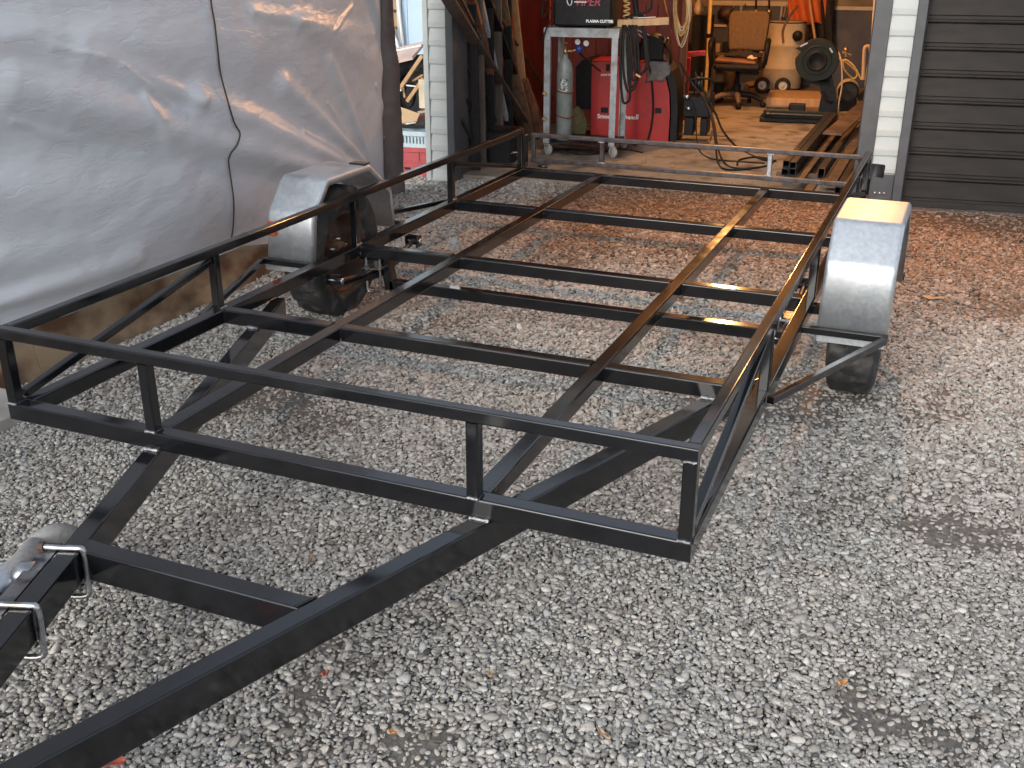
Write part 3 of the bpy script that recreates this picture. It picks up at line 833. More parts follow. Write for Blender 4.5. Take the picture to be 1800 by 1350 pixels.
# wheels
def wheel(xc, yc, s_):                        # s_ points outward
    c = Vector((xc, yc, .307)); ax = (s_, 0, 0)
    w = .088
    wh = part('wheel', MB().lathe([(.02, -.055), (.045, -.05), (.045, .02), (.06, .03), (.115, .022), (.15, .045), (.165, .03), (.168, -.04), (.182, -.068), (.192, -.070), (.192, -.062), (.176, -.05), (.172, .05), (.188, .066), (.192, .074), (.182, .072)], c, ax, 40), RIM)
    n = 96
    def rf(i, k):
        if i in (5, 6, 7, 8):
            g = (k + (0 if i < 7 else 4)) % 8
            return -.013 if g < 2 else 0
        return 0
    T = [(.186, -.06), (.194, -.074), (.225, -w), (.268, -w - .001), (.294, -w + .008), (.3065, -w + .018), (.310, -.022), (.310, .022), (.3065, w - .018), (.294, w - .008), (.268, w + .001), (.225, w), (.194, .074), (.186, .06)]
    ty = part('tyre', MB().lathe(T, c, ax, n, rf=rf), RUB, wh)
    for k in range(5):
        a = 2 * math.pi * k / 5 + .3
        o = c + Vector((s_ * .026, .057 * math.cos(a), .057 * math.sin(a)))
        part('wheel_nut', MB().lathe([(.0001, .016), (.009, .016), (.011, .0), (.011, -.008)], o, ax, 6, False), ZINC, wh)
        part('wheel_stud', MB().lathe([(.0001, -.07), (.006, -.07), (.006, -.03)], o, ax, 8), ZINC, wh)
    part('hub', MB().lathe([(.0001, .062), (.022, .06), (.03, .05), (.034, .02)], c, ax, 16), ZINC, wh)
wheel(-.135, 2.06, -1)
wheel(2.275, 2.045, 1)
# dropped axle and leaf springs
ya = 2.075
ax_ = part('axle', MB().beam((.17, ya, .168), (1.93, ya, .168), .05, .05, r=.004), BLK)
for s_ in (-1, 1):
    xa = .17 if s_ < 0 else 1.93
    bar('axle_crank', (xa + s_ * .0, ya, .150), (xa + s_ * .03, ya, .300), .05, .05, parent=ax_, up=(0, 1, 0))
    bar('stub', (xa + s_ * .03, ya - .02, .305), (xa + s_ * .30, ya - .02, .305), .04, .04, parent=ax_)
    xs_ = .095 if s_ < 0 else 2.005
    sp = part('leaf_spring', MB().tube([(xs_, 1.70, .285), (xs_, 1.80, .262), (xs_, 2.07, .236), (xs_, 2.34, .262), (xs_, 2.44, .285)], .012, 8, 6), STEELD)
    for k, (a, zz) in enumerate(((.33, .226), (.25, .215), (.16, .205))):
        pts = [Vector((xs_, ya + t * a, zz + .02 * t * t)) for t in (-1, -.5, 0, .5, 1)]
        mb = MB()
        for p, q_ in zip(pts[:-1], pts[1:]): mb.beam(p, q_, .045, .007, r=.001)
        part('leaf', mb, STEELD, sp)
    for yy in (1.70, 2.44):
        part('spring_hanger', MB().box((xs_, yy, .288), (.062, .012, .05), bev=.003).box((xs_ - .03, yy, .282), (.006, .05, .055)).box((xs_ + .03, yy, .282), (.006, .05, .055)), BLK, sp)
        part('pivot_bolt', MB().lathe([(.0001, -.042), (.013, -.042), (.013, -.034), (.007, -.034), (.007, .034), (.013, .034), (.013, .042), (.0001, .042)], (xs_, yy, .284), (1, 0, 0), 10), ZINC, sp)
    part('clamp_plate', MB().box((xs_, ya, .252), (.10, .13, .010), bev=.002), ZINC, sp)
    for yy in (ya - .04, ya + .04):
        part('u_bolt', MB().tube([(xs_ - .036, yy, .315), (xs_ - .036, yy, .145), (xs_ - .028, yy, .132), (xs_ + .028, yy, .132), (xs_ + .036, yy, .145), (xs_ + .036, yy, .315)], .0062, 8), ZINC, sp)
        for dx in (-.036, .036):
            part('nut', MB().lathe([(.0001, .013), (.011, .012), (.011, 0), (.0001, 0)], (xs_ + dx, yy, .2575), (0, 0, 1), 6, False), ZINC, sp)
# jockey wheel on the left drawbar beam
jr = part('jockey_wheel', MB().lathe([(.03, -.034), (.066, -.031), (.088, -.030), (.100, -.018), (.103, 0), (.100, .018), (.088, .030), (.066, .031), (.03, .034)], (.455, -.325, .105), (.93, -.36, .0), 36), JRUB)
part('jockey_hub', MB().lathe([(.0001, .030), (.018, .030), (.02, .024), (.05, .020), (.058, .034), (.064, .034), (.064, -.034), (.05, -.03), (.0001, -.03)], (.455, -.325, .105), (.93, -.36, 0), 24), ZINC, jr)
part('axle_pin', MB().lathe([(.0001, -.06), (.009, -.06), (.009, .06), (.0001, .06)], (.455, -.325, .105), (.93, -.36, 0), 10), ZINC, jr)
dd = Vector((.362, -1, 0)).normalized()       # along the left beam towards the coupling
side = Vector((-1, -.362, 0)).normalized()
def along(y, off=0, z=0): return Vector((db(y, -1), y, zd)) + side * off + Vector((0, 0, z))
part('jockey_fork', MB().tube([Vector((.43, -.36, .16)), along(-.50, .125, -.02), along(-.60, .125, -.005)], [.030, .042, .040], 14, 6), JRUB, jr)
part('swivel_boss', MB().lathe([(.0001, 0), (.034, 0), (.034, .035), (.026, .045), (.0001, .045)], along(-.575, .055, .012), side, 20), ZINC, jr)
part('jockey_stem', MB().tube([along(-.56, .125, .0), along(-1.05, .115, .03)], .033, 16), GALV, jr)
part('stem_collar', MB().tube([along(-.66, .125, .004), along(-.72, .124, .008)], .041, 16), ZINC, jr)
cb = part('clamp_channel', MB().box(along(-.62, .033, .012), (.006, .30, .055), Matrix.Rotation(math.atan2(.362, 1), 4, 'Z')).box(along(-.62, .052, .036), (.034, .30, .005), Matrix.Rotation(math.atan2(.362, 1), 4, 'Z')).box(along(-.62, .052, -.012), (.034, .30, .005), Matrix.Rotation(math.atan2(.362, 1), 4, 'Z')), mat('worn_clamp_steel', (.06, .062, .066), (.30, .31, .32), rough=.45, metal=.7, scale=18, lo=.42, hi=.6, c3=(.10, .05, .03), s3=9))
for y in (-.512, -.735):
    a = .0365
    part('clamp_bolt', MB().tube([along(y, .07, .05), along(y, .02, .0475), along(y, -.020, .0475), along(y, -a, .038), along(y - .006, -a, -.04), along(y - .012, -a + .002, -.075), along(y - .012, .02, -.078)], .0074, 8, 4), ZINC, cb)
    part('clamp_nut', MB().lathe([(.0001, .012), (.013, .012), (.013, 0), (.0001, 0)], along(y, .058, .05), side, 6, False), RIM, cb)
part('wiring_bracket', MB().box((.33, 2.42, .30), (.05, .004, .06), Matrix.Rotation(.3, 4, 'Z')), ZINC)

# ------------------------------------------------------------------ tarpaulin wall on the left
BASE = [Vector(p) for p in ((-.95, -2.6, 0), (-.86, -.9, 0), (-.80, .3, 0), (-.785, 1.3, 0), (-.80, 2.4, 0), (-.98, 3.55, 0), (-1.19, 4.42, 0))]
bp_ = catmull(BASE, 40)
dist = np.cumsum([0] + [(b - a).length for a, b in zip(bp_[:-1], bp_[1:])])
def base_at(t):
    d = t * dist[-1]; i = min(int(np.searchsorted(dist, d, 'right')) - 1, len(bp_) - 2); i = max(i, 0)
    f = (d - dist[i]) / (dist[i + 1] - dist[i])
    p = bp_[i].lerp(bp_[i + 1], f); dr_ = (bp_[i + 1] - bp_[i]).normalized()
    return p, Vector((dr_.y, -dr_.x, 0))
def tx(Y): return float(np.interp(Y, [p.y for p in bp_], [p.x for p in bp_]))
def tz(px, py):                                # a pixel carried onto the tarp's plane: (Y, z)
    x = -.85
    for _ in range(6):
        h = hit(px, py, 0, x); x = tx(h.y) + .02
    return np.array([h.y, h.z])
FOLDS = [  # from, to, half width, height: swags that gather towards the low corner behind the mudguard
    ((640, 330), (0, 150), .085, .062), ((640, 310), (330, 175), .06, .05), ((330, 175), (120, 95), .05, .022), ((632, 290), (480, 150), .05, .040),
    ((640, 280), (560, 110), .045, .030), ((600, 330), (0, 235), .10, -.045), ((600, 300), (250, 215), .05, -.03), ((600, 290), (430, 170), .045, -.03),
    ((-60, 545), (230, 455), .05, .035), ((-60, 470), (330, 400), .10, .02), ((-60, 340), (420, 345), .16, .03), ((-60, 60), (420, 90), .12, .025), ((500, 40), (690, 130), .10, .02),
    ((420, 20), (640, 60), .05, .012), ((180, 110), (300, 200), .012, .010), ((200, 125), (340, 180), .010, -.010), ((150, 100), (60, 80), .012, .008), ((560, 55), (600, 10), .010, .010), ((450, 45), (540, 48), .008, -.008),
    ((230, 170), (310, 310), .05, .012), ((0, 210), (120, 250), .02, .008), ((560, 180), (600, 240), .02, .012), ((520, 230), (590, 270), .016, .012), ((480, 210), (570, 262), .014, -.010), ((650, 150), (672, 200), .02, .015)]
FOLDS = [(tz(*a), tz(*b), w, h) for a, b, w, h in FOLDS]
def fold(Y, Z):
    d = 0
    for a, b, w, h in FOLDS:
        ab = b - a; L2 = ab @ ab
        t = ((Y - a[0]) * ab[0] + (Z - a[1]) * ab[1]) / L2
        tc_ = np.clip(t, 0, 1)
        dx = Y - a[0] - tc_ * ab[0]; dz = Z - a[1] - tc_ * ab[1]
        ww = w * (.55 + .75 * tc_)
        d = d + (1.1 if h > 0 else .35) * h * np.exp(-(dx * dx + dz * dz) / (ww * ww)) * (1 - .35 * tc_)
    return d
NU, NV = 560, 200
tp = np.linspace(0, 1, NU)
bxy = [base_at(t) for t in tp]
zb_all = [float(np.interp(p.y, [-3, .5, 2.2, 2.7, 3.3, 4.6], [.22, .235, .225, .12, .02, .015])) for p, _ in bxy]
def vn(a, b, s_, seed): return vnoise(np.asarray(a, float) + 20, np.asarray(b, float) + 20, s_, seed)
BX = np.array([tuple(p) for p, _ in bxy]); BN = np.array([tuple(n_) for _, n_ in bxy]); ZB = np.array(zb_all)
def tarp_grid(i, zf):
    p, nrm = BX[i], BN[i]
    z = ZB[i] + (2.4 - ZB[i]) * zf
    y = p[..., 1]
    d = fold(y, z) + .03 * (vn(y, z, .9, 5) - .5) + .008 * (vn(y + .8 * z, z - .35 * y, 3.2, 6) - .5) + .006 * (vn(y * .5 + z, (z - .4 * y) * 2.2, 5, 8) - .5) + .0035 * (vn(y, z, 17, 9) - .5)
    e_ = np.maximum(0, (y - 4.22) / .3)      # the free end curls round its post
    q_ = p + nrm * (d + .03 + .10 * zf - .10 * e_ * e_)[..., None]
    q_[..., 2] = z
    return q_
def tarp_point(i, zf): return Vector(tarp_grid(np.array([i]), np.array([zf]))[0])
IG, JG = np.meshgrid(np.arange(NU), np.linspace(0, 1, NV), indexing='ij')
TG = tarp_grid(IG, JG)
rows = [[Vector(v) for v in r_] for r_ in TG]
tarp = thing('tarpaulin_wall', 'large wrinkled silver grey tarpaulin hung as a wall left of the trailer', 'tarpaulin', (-.85, 1.5, 0))
MB().grid(rows).build('sheet', TARPM, tarp)
end = rows[-1]
hp = []
for j in range(0, NV):
    z = end[j].z; e0 = end[j]
    wv = .018 * math.sin(z * 5.2 + .6) + .010 * math.sin(z * 11)
    ww = .15 - .05 * min(1, z / 1.3) + .012 * math.sin(z * 3.1)
    ex = Vector((.80, .60, 0))
    hp.append([e0 + Vector((-.01, -.02, 0)) - ex * (.01 - wv), e0 + ex * (.02 + wv * .5) + Vector((.03, -.03, 0)), e0 + ex * ww * .55 + Vector((.012, -.012, 0)), e0 + ex * ww, e0 + ex * (ww - .01) + Vector((-.05, .09, 0))])
MB().grid(hp).build('hem', HEM, tarp)
gp = end[int(NV * .165)]
MB().lathe([(.006, 0), (.013, 0), (.014, .004), (.012, .006), (.007, .005)], gp + Vector((.03, -.012, .0)), (1, -.6, 0), 14).build('grommet', ZINC, tarp)
MB().tube([gp + Vector((.035, -.012, 0)), gp + Vector((.05, .05, .003)), gp + Vector((.03, .16, .012)), gp + Vector((0, .3, .02))], .004, 6, 4).build('tie_cord', PVC, tarp)
cp = []
for px, py in ((338, -60), (342, 0), (346, 40), (352, 85), (360, 130), (370, 180), (383, 215), (391, 233), (386, 252), (379, 268), (380, 282), (388, 305), (393, 350), (397, 395), (398, 425)):
    yz = tz(px, py)
    i = int(np.clip(np.searchsorted([b.y for b, _ in bxy], yz[0]), 0, NU - 1))
    zf = (yz[1] - zb_all[i]) / (2.4 - zb_all[i])
    q_ = tarp_point(i, zf)
    cp.append(q_ + bxy[i][1] * .010)
MB().tube(cp, .004, 8, 5).build('hanging_cord', mat('dark_grey_cord', (.04, .038, .036), (.07, .066, .06), rough=.8, scale=150, bump=.3), tarp)

# stained boards along the foot of the tarp
def board_y(y0, y1, h0, h1, label, dx):
    P = []
    for k in range(21):
        y = y0 + (y1 - y0) * k / 20
        h = h0 + (h1 - h0) * k / 20 + .004 * math.sin(k * 1.3)
        P.append((y, h))
    n = len(P)
    xb = [tx(y) - .012 + dx for y, _ in P]
    vs = [(x + .02, y, .004 + .006 * math.sin(9 * y)) for x, (y, h) in zip(xb, P)] + [(x - .03, y, h) for x, (y, h) in zip(xb, P)]
    vs += [(x + .008, y, .004) for x, (y, h) in zip(xb, P)] + [(x - .042, y, h) for x, (y, h) in zip(xb, P)]
    fs = []
    for i in range(n - 1):
        fs += [(i, i + 1, n + i + 1, n + i), (2 * n + i, 3 * n + i, 3 * n + i + 1, 2 * n + i + 1), (n + i, n + i + 1, 3 * n + i + 1, 3 * n + i), (i, 2 * n + i, 2 * n + i + 1, i + 1)]
    fs += [(0, n, 3 * n, 2 * n), (n - 1, 3 * n - 1, 4 * n - 1, 2 * n - 1)]
    mb = MB(); mb.add(vs, fs)
    tag(mb.build('plywood_board', PLY), label, 'board', 'stained boards at the foot of the tarpaulin')
board_y(-1.5, .84, .27, .27, 'stained plywood board under the tarpaulin, at the left picture edge', .0)
board_y(.843, 1.72, .275, .26, 'stained plywood board under the tarpaulin, behind the trailer front corner', .004)
board_y(1.723, 2.75, .262, .25, 'stained plywood board under the tarpaulin, just left of the mudguard', -.002)
tag(MB().box((-.77, .06, .02), (.5, 1.12, .06), bev=.006).build('concrete_slab', PAVER), 'pale concrete slab lying beside the trailer front left corner', 'slab')

# ------------------------------------------------------------------ things stored in the gap between tarp and garage
def bset(name, label, cat, u0, u1, v0, v1, z0, z1, m, bev=.003, group=None):
    return tag(bb(u0, u1, v0, v1, z0, z1, bev).build(name, m, None, MBLD), label, cat, group)
def crate(label, u0, u1, v0, v1, z0, h, m, slots, group):
    c = bthing('plastic_crate', label, 'crate', ((u0 + u1) / 2, (v0 + v1) / 2, z0), group)
    t = .012
    bb(u0, u1, v0, v1, z0, z0 + .012).build('base', m, c, MBLD)
    bb(u0, u1, v0 - .008, v0 + .012, z0 + h - .035, z0 + h, .003).build('rim', m, c, MBLD)
    bb(u0, u1, v1 - .012, v1 + .008, z0 + h - .035, z0 + h, .003).build('rim', m, c, MBLD)
    for (a, b) in ((u0 - .006, u0 + t), (u1 - t, u1 + .006)):
        bb(a, b, v0 + .0125, v1 - .0125, z0 + .0125, z0 + h, .002).build('side_panel', m, c, MBLD)
    bb(u0 + t, u1 - t, v1 - t, v1, z0 + .0125, z0 + h - .0355).build('back_panel', m, c, MBLD)
    if slots:
        n = 14
        bb(u0, u1, v0, v0 + t, z0 + .0125, z0 + .03).build('front_panel', m, c, MBLD)
        for k in range(n):
            a = u0 + (u1 - u0) * (k + .2) / n
            bb(a, a + (u1 - u0) * .5 / n, v0 + .001, v0 + t, z0 + .0305, z0 + h - .0355).build('slat', m, c, MBLD)
    else:
        bb(u0, u1, v0, v0 + t, z0 + .0125, z0 + h - .0355).build('front_panel', m, c, MBLD)
        bb(u0 + .02, u1 - .02, v0 - .008, v0 - .001, z0 + h * .5, z0 + h * .56).build('rib', m, c, MBLD)
        for a in (u0 + .1, u1 - .1):
            bb(a, a + .012, v0 - .007, v0 - .001, z0 + h * .57, z0 + h - .036).build('rib', m, c, MBLD)
        bb((u0 + u1) / 2 - .03, (u0 + u1) / 2 + .02, v0 - .002, v0 + .001, z0 + h * .25, z0 + h * .33).build('print', CASE, c, MBLD)
crate('red plastic crate on the gravel beside the garage corner', -.52, -.155, .10, .42, .0, .225, CRATER, False, 'stacked crates by the garage corner')
crate('pale blue slotted crate stacked on the red crate', -.53, -.15, .10, .42, .226, .12, CRATEB, True, 'stacked crates by the garage corner')
def plank(name, label, cat, p0, p1, w, h, m, up=(0, 0, 1), group=None, r=.002):
    return tag(MB().beam(p0, p1, w, h, up, r).build(name, m, None, MBLD), label, cat, group)
plank('offcut', 'grey metal offcut lying on the pale blue crate', 'offcut', (-.52, .2, .36), (-.30, .22, .40), .08, .008, STEELB)
plank('offcut', 'dark angled metal offcut on the pale blue crate', 'offcut', (-.42, .16, .375), (-.25, .25, .365), .06, .03, STEELD)
_c = wp(712, 206, .38)
tag(MB().box((_c.x, .38, _c.z), (.20, .01, .13), Matrix.Rotation(R(16), 4, 'Y') @ Matrix.Rotation(R(-35), 4, 'X')).build('cardboard_sheet', CARD, None, MBLD), 'torn cardboard sheet above the pale blue crate', 'cardboard')
for k in range(4):
    plank('board_offcut', ['red painted board', 'brown board', 'pale board', 'dark red board'][k] + ' poking out above the crates by the garage', 'board', (-.46 + .02 * k, .5 + .03 * k, .375 + .022 * k), (-.15, .62 + .03 * k, .40 + .035 * k), .05, .016, (CRATER, OLDW, PINKP, REDW)[k], group='board offcuts above the crates')
ty_ = tag(MB().lathe([(.17, -.07), (.24, -.085), (.29, -.07), (.305, -.03), (.305, .03), (.29, .07), (.24, .085), (.17, .07), (.165, 0), (.17, -.07)], (-.60, .98, .52), (.35, -1, .1), 40).build('spare_tyre', RUB, None, MBLD), 'old black tyre stacked in the gap beside the garage', 'tyre')
bset('old_fridge', 'dark appliance standing behind the crates in the gap', 'appliance', -.75, -.17, .95, 1.5, 0, .78, CASE, .02)
fr = bthing('folding_frame', 'tan tubular folding frame leaning in the gap', 'frame', (-.35, .7, .45))
for k_, (a, b) in enumerate((((688, 178), (742, 98)), ((716, 178), (744, 138)), ((726, 142), (743, 132)), ((708, 150), (712, 172)))):
    MB().beam(wp(a[0], a[1], .55 + .02 * k_), wp(b[0], b[1], .50 + .02 * k_), .030 if k_ < 2 else .016, .018, (0, -1, 0), r=.004).build('rail', PINE, fr, MBLD)
MB().tube([wp(706, 158, .52), wp(686, 168, .52), wp(688, 172, .52), wp(700, 171, .52)], .007).tube([wp(714, 150, .54), wp(732, 152, .54)], .006).build('rod', PVC, fr, MBLD)
MB().tube([wp(720 + 9 * math.cos(R(t)), 165 + 22 * math.sin(R(t)), .62) for t in range(0, 361, 20)], .012, 8).build('wheel', CASE, fr, MBLD)
_a, _b = wp(737, 190, .45), wp(748, 140, .45)
bset('carton_panel', 'cream printed carton panel against the garage corner', 'carton', _a.x, _b.x, .45, .46, _a.z, _b.z, CREAM, .001)
_c = wp(708, 95, .8)
tag(MB().box((_c.x, .8, _c.z), (.30, .4, .022), Matrix.Rotation(R(-14), 4, 'Y') @ Matrix.Rotation(R(14), 4, 'X')).build('laminate_panel', PINKP, None, MBLD), 'pale pink laminated panel laid across the stored things', 'panel')
plank('grey_trim', 'grey aluminium strip on the pale pink panel', 'strip', wp(684, 92, .58), wp(741, 80, .58), .02, .016, STEELB)
dv = bthing('blue_door', 'pale blue panelled door leaning beside the garage corner', 'door', (-.35, 2.0, 0))
p, q = wp(709, 85, 2.0), wp(738, 0, 2.0)
bb(p.x, -.16, 2.0, 2.03, .0, 2.2, .003).build('leaf', SKYB, dv, MBLD)
for a in (p.x + .04, -.34):
    bb(a, a + .012, 1.992, 1.999, .1, 2.1, .002).build('moulding', SKYB, dv, MBLD)
bb(p.x - .05, p.x - .004, 1.99, 2.03, .0, 2.2, .003).build('stile', PVC, dv, MBLD)
tag(MB().tube([wp(709, 88, 1.95), wp(700, 0, 1.95), wp(697, -30, 1.95)], .014, 10).build('white_pipe', PVC, None, MBLD), 'white plastic pipe leaning beside the blue door', 'pipe')
la = bthing('ladder', 'aluminium ladder leaning behind the tarpaulin edge', 'ladder', (-.7, 1.9, 0))
for dx in (0, -.34):
    a, b = wp(704, 88, 1.9), wp(674, 8, 1.9)
    d_ = (b - a)
    MB().beam(a - d_ * 2.0 + Vector((dx, 0, 0)), b + d_ * 1.2 + Vector((dx, 0, 0)), .03, .07, (0, 1, 0), .003).build('stile', STEELB, la, MBLD)
for k in range(-4, 6):
    a, b = wp(704, 88, 1.9), wp(674, 8, 1.9)
    m_ = a.lerp(b, .45 + .62 * k)
    if m_.z > .05: MB().beam(m_ + Vector((-.325, 0, 0)), m_ + Vector((-.015, 0, 0)), .05, .028, (0, 0, 1), .003).build('rung', STEELB, la, MBLD)
for k in range(14):
    z = .0 + .155 * k
    tag(bb(-2.0, -.35 - random.uniform(0, .1), 2.5 + random.uniform(0, .03), 2.75, z, z + .128, .004).build('timber_baulk', CARD, None, MBLD), 'sawn timber baulk behind the ladder, layer %s counted from the ground' % ('one two three four five six seven eight nine ten eleven twelve thirteen fourteen'.split()[k]), 'timber', 'timber stack behind the ladder')

# ------------------------------------------------------------------ workshop: left side, leaning stock
def lean(name, label, base, top, vt, w, h, m, cat='board', ext=0.0, group='stock leaning on the left garage wall', vb=None, tubular=False):
    b = fp(*base) if vb is None else wp(base[0], base[1], vb)
    t = wp(top[0], top[1], vt)
    if vb is None or vb < 2:
        while t.x < .075 + w / 2 and vt > .06:
            vt -= .02; t = wp(top[0], top[1], vt)
        if b.x < .09 + w / 2: b.x = .09 + w / 2
    t2 = t + (t - b) * ext
    if vb is None and t2.x < .07 + w / 2: t2.x = .07 + w / 2
    t = t2
    mb = MB()
    if tubular: mb.tube([b, t], w / 2, 10)
    else: mb.beam(b, t, w, h, (0, -1, .0), .002)
    tag(mb.build(name, m, None, MBLD), label, cat, group)
lean('timber_plank', 'pale pine plank leaning upright left of the welding cart', (921, 240), (904, 0), 1.55, .055, .02, PINE, ext=.35)
lean('timber_plank', 'grey weathered plank beside the pale pine plank', (912, 243), (885, 0), 1.5, .06, .022, OLDW, ext=.35)
lean('steel_tube', 'bright steel tube leaning among dark boards by the left jamb', (884, 256), (846, 0), .60, .032, .032, mat('pale_tube', (.42, .45, .50), (.55, .58, .62), rough=.4, metal=.2, scale=12), 'tube', ext=.3)
lean('dark_board', 'wide dark board leaning behind the bright steel tube', (885, 240), (838, 60), 1.0, .05, .02, DKW, ext=.5)
lean('timber_plank', 'brown plank with a pale edge leaning nearest the left jamb', (890, 238), (831, 48), .8, .028, .05, REDW, ext=.4)
lean('timber_plank', 'brown timber post hanging beside the left jamb', (840, 130), (830, 0), .75, .06, .04, REDW, ext=.4, vb=.8)
lean('dark_board', 'dark board with tan edge right of the bright steel tube', (905, 238), (868, 130), 1.25, .10, .02, DKW, ext=1.3)
lean('timber_strip', 'thin tan strip along the dark board edge', (908, 236), (871, 130), 1.2, .012, .02, PINE, ext=.2)
lean('black_tube', 'black round tube leaning low by the left jamb', (848, 286), (817, 222), .42, .035, .03, STEELD, 'tube', ext=.15, tubular=True)
lean('black_tube', 'thin black round tube leaning low across the corner', (880, 272), (830, 195), .75, .024, .03, STEELD, 'tube', ext=.2, tubular=True)
lean('black_tube', 'short grey black tube end beside the left jamb', (862, 280), (838, 225), .6, .03, .03, STEELD, 'tube', ext=.0, tubular=True)
lean('timber_plank', 'narrow grey offcut plank behind the leaning tubes', (897, 200), (881, 34), 1.8, .03, .012, OLDW, ext=.2)
lean('timber_plank', 'rough red brown slab leaning right of the pine plank', (950, 244), (916, 140), 1.9, .12, .03, REDW, ext=.0)
lean('timber_plank', 'split brown slab beneath the pine plank', (933, 246), (908, 150), 1.75, .10, .03, OLDW, ext=.2)
lean('timber_plank', 'second rough red slab in front of the red partition', (958, 246), (930, 165), 2.0, .09, .025, REDW, ext=.0)
lean('timber_plank', 'black painted plank leaning behind the bright steel tube', (893, 232), (856, 0), 1.45, .07, .02, CASE, ext=.3)
for k in range(4):
    a, b = fp(835 + 12 * k, 292 - 5 * k), fp(905 + 4 * k, 276 - 3 * k)
    plank('steel_offcut', ['short black box section on the floor by the jamb', 'black flat bar on the floor by the jamb', 'dark angle iron on the floor behind the trailer rail', 'dark channel offcut on the floor behind the trailer rail'][k], 'offcut', a + Vector((0, 0, .03)), b + Vector((0, 0, .03 + .02 * k)), .045, .045, STEELD, group='steel offcuts on the garage floor')
p = fp(896, 290)
tag(MB().tube([p + Vector((-.03, .05, .06)), p + Vector((.03, 0, .1)), p + Vector((.08, .05, .09)), p + Vector((.03, .1, .06))], .007, 8, 4).build('bent_rod', STEELB, None, MBLD), 'bent bright rod on the steel offcuts', 'rod')
p = wp(851, 210, .9)
tag(MB().blob(p, (.035, .02, .06), 3, 2, .35).build('rag', PVC, None, MBLD), 'white rag stuffed among the leaning tubes', 'rag')
p = wp(864, 214, .95)
tag(MB().lathe([(.0001, -.07), (.03, -.07), (.033, -.06), (.033, .03), (.012, .055), (.012, .08), (.0001, .08)], p, (0, .1, 1), 14).build('bottle', OLIVE, None, MBLD), 'olive bottle beside the white rag', 'bottle')
# red partition of upright boards
pt_ = bthing('board_partition', 'oxide red partition of upright boards behind the welding cart', 'partition', (.75, 2.9, .03))
u = .08
while u < 1.32:
    w_ = random.uniform(.10, .15); w_ = min(w_, 1.335 - u)
    bb(u, u + w_ - .006, 2.9 + random.uniform(0, .012), 2.93, .031, 2.5, .003).build('board', REDP, pt_, MBLD); u += w_
bb(1.336, 1.40, 2.86, 2.96, .031, 2.5, .004).build('post', REDW, pt_, MBLD)

# ------------------------------------------------------------------ welding cart and what it carries
ct = bthing('welding_cart', 'grey steel welding cart on castors just inside the bay', 'cart', (.78, 1.3, .03))
UL, UR, VF, VR = .497, 1.047, 1.12, 1.60
ZT = 1.045
for u_, v_ in ((UL, VF), (UR, VF), (UL, VR), (UR, VR)):
    MB().box((u_, v_, .58), (.05, .006, .90)).box((u_ + (.022 if u_ < .7 else -.022), v_ + .022 * (1 if v_ < 1.3 else -1), .58), (.006, .04, .90)).build('leg', CARTG, ct, MBLD)
    cs = MB().lathe([(.0001, -.014), (.035, -.014), (.047, -.010), (.047, .010), (.035, .014), (.0001, .014)], (u_ + .01, v_ + .03, .078), (.8, 1, 0), 20).build('castor', JRUB, ct, MBLD)
    MB().box((u_ + .01, v_ + .02, .122), (.05, .05, .008)).box((u_ + .030, v_ + .02, .10), (.004, .03, .05)).box((u_ - .010, v_ + .02, .10), (.004, .03, .05)).build('fork', ZINC, cs, MBLD)
for (a, b) in (((UL - .03, VF - .003), (UR + .03, VF - .003)), ((UL - .03, VR), (UR + .03, VR)), ((UL - .028, VF + .003), (UL - .028, VR)), ((UR + .028, VF + .003), (UR + .028, VR))):
    MB().beam((a[0], a[1], 1.008), (b[0], b[1], 1.008), .006, .062, r=.001).build('top_rail', CARTG, ct, MBLD)
bb(UL - .03, UR + .03, VF, VR, ZT - .006, ZT).build('top_shelf', CARTG, ct, MBLD)
bb(UL - .02, UR + .02, VF + .01, VR, .132, .140).build('lower_shelf', CASE, ct, MBLD)
MB().beam((UL, VF + .02, .11), (UR - .2, VF + .25, .06), .02, .02).build('brace', STEELD, ct, MBLD)
MB().beam((UR, VR, .12), (UR + .16, VR - .2, .10), .02, .02).build('brace', STEELD, ct, MBLD)
gc = bthing('gas_cylinder', 'grey green gas cylinder strapped upright on the welding cart', 'gas cylinder', (.615, 1.35, .141))
GC = Vector((.612, 1.27, .141)); rr = .066
MB().lathe([(.0001, 0), (rr - .008, 0), (rr, .01), (rr, .56), (rr - .006, .60), (rr - .022, .635), (.028, .655), (.022, .665), (.022, .69), (.0001, .69)], GC, (0, 0, 1), 32).build('bottle', CYL, gc, MBLD)
MB().lathe([(.0001, .69), (.016, .69), (.016, .72), (.011, .725), (.011, .76), (.0001, .76)], GC, (0, 0, 1), 14).lathe([(.0001, 0), (.009, 0), (.009, .06), (.0001, .06)], GC + Vector((0, -.0, .715)), (1, 0, 0), 10).lathe([(.0001, 0), (.018, 0), (.02, .006), (.018, .012), (.0001, .012)], GC + Vector((0, 0, .772)), (0, 0, 1), 12).build('valve', BRASS, gc, MBLD)
rgp = GC + Vector((.115, 0, .735))
rg = MB().lathe([(.0001, -.02), (.028, -.02), (.030, .01), (.022, .03), (.0001, .034)], rgp, (0, -1, -.05), 18).build('regulator', BLUE, gc, MBLD)
MB().tube([GC + Vector((.05, 0, .715)), rgp], .008, 8).build('inlet', BRASS, gc, MBLD)
for dx, dz in ((-.012, .055), (.058, .045)):
    MB().lathe([(.0001, -.012), (.026, -.012), (.028, .008), (.026, .014)], rgp + Vector((dx, 0, dz)), (0, -1, 0), 20).build('gauge', CASE, gc, MBLD)
    MB().lathe([(.0001, .0105), (.023, .0105)], rgp + Vector((dx, -.002, dz)), (0, -1, 0), 20).build('gauge_face', WHITE, gc, MBLD)
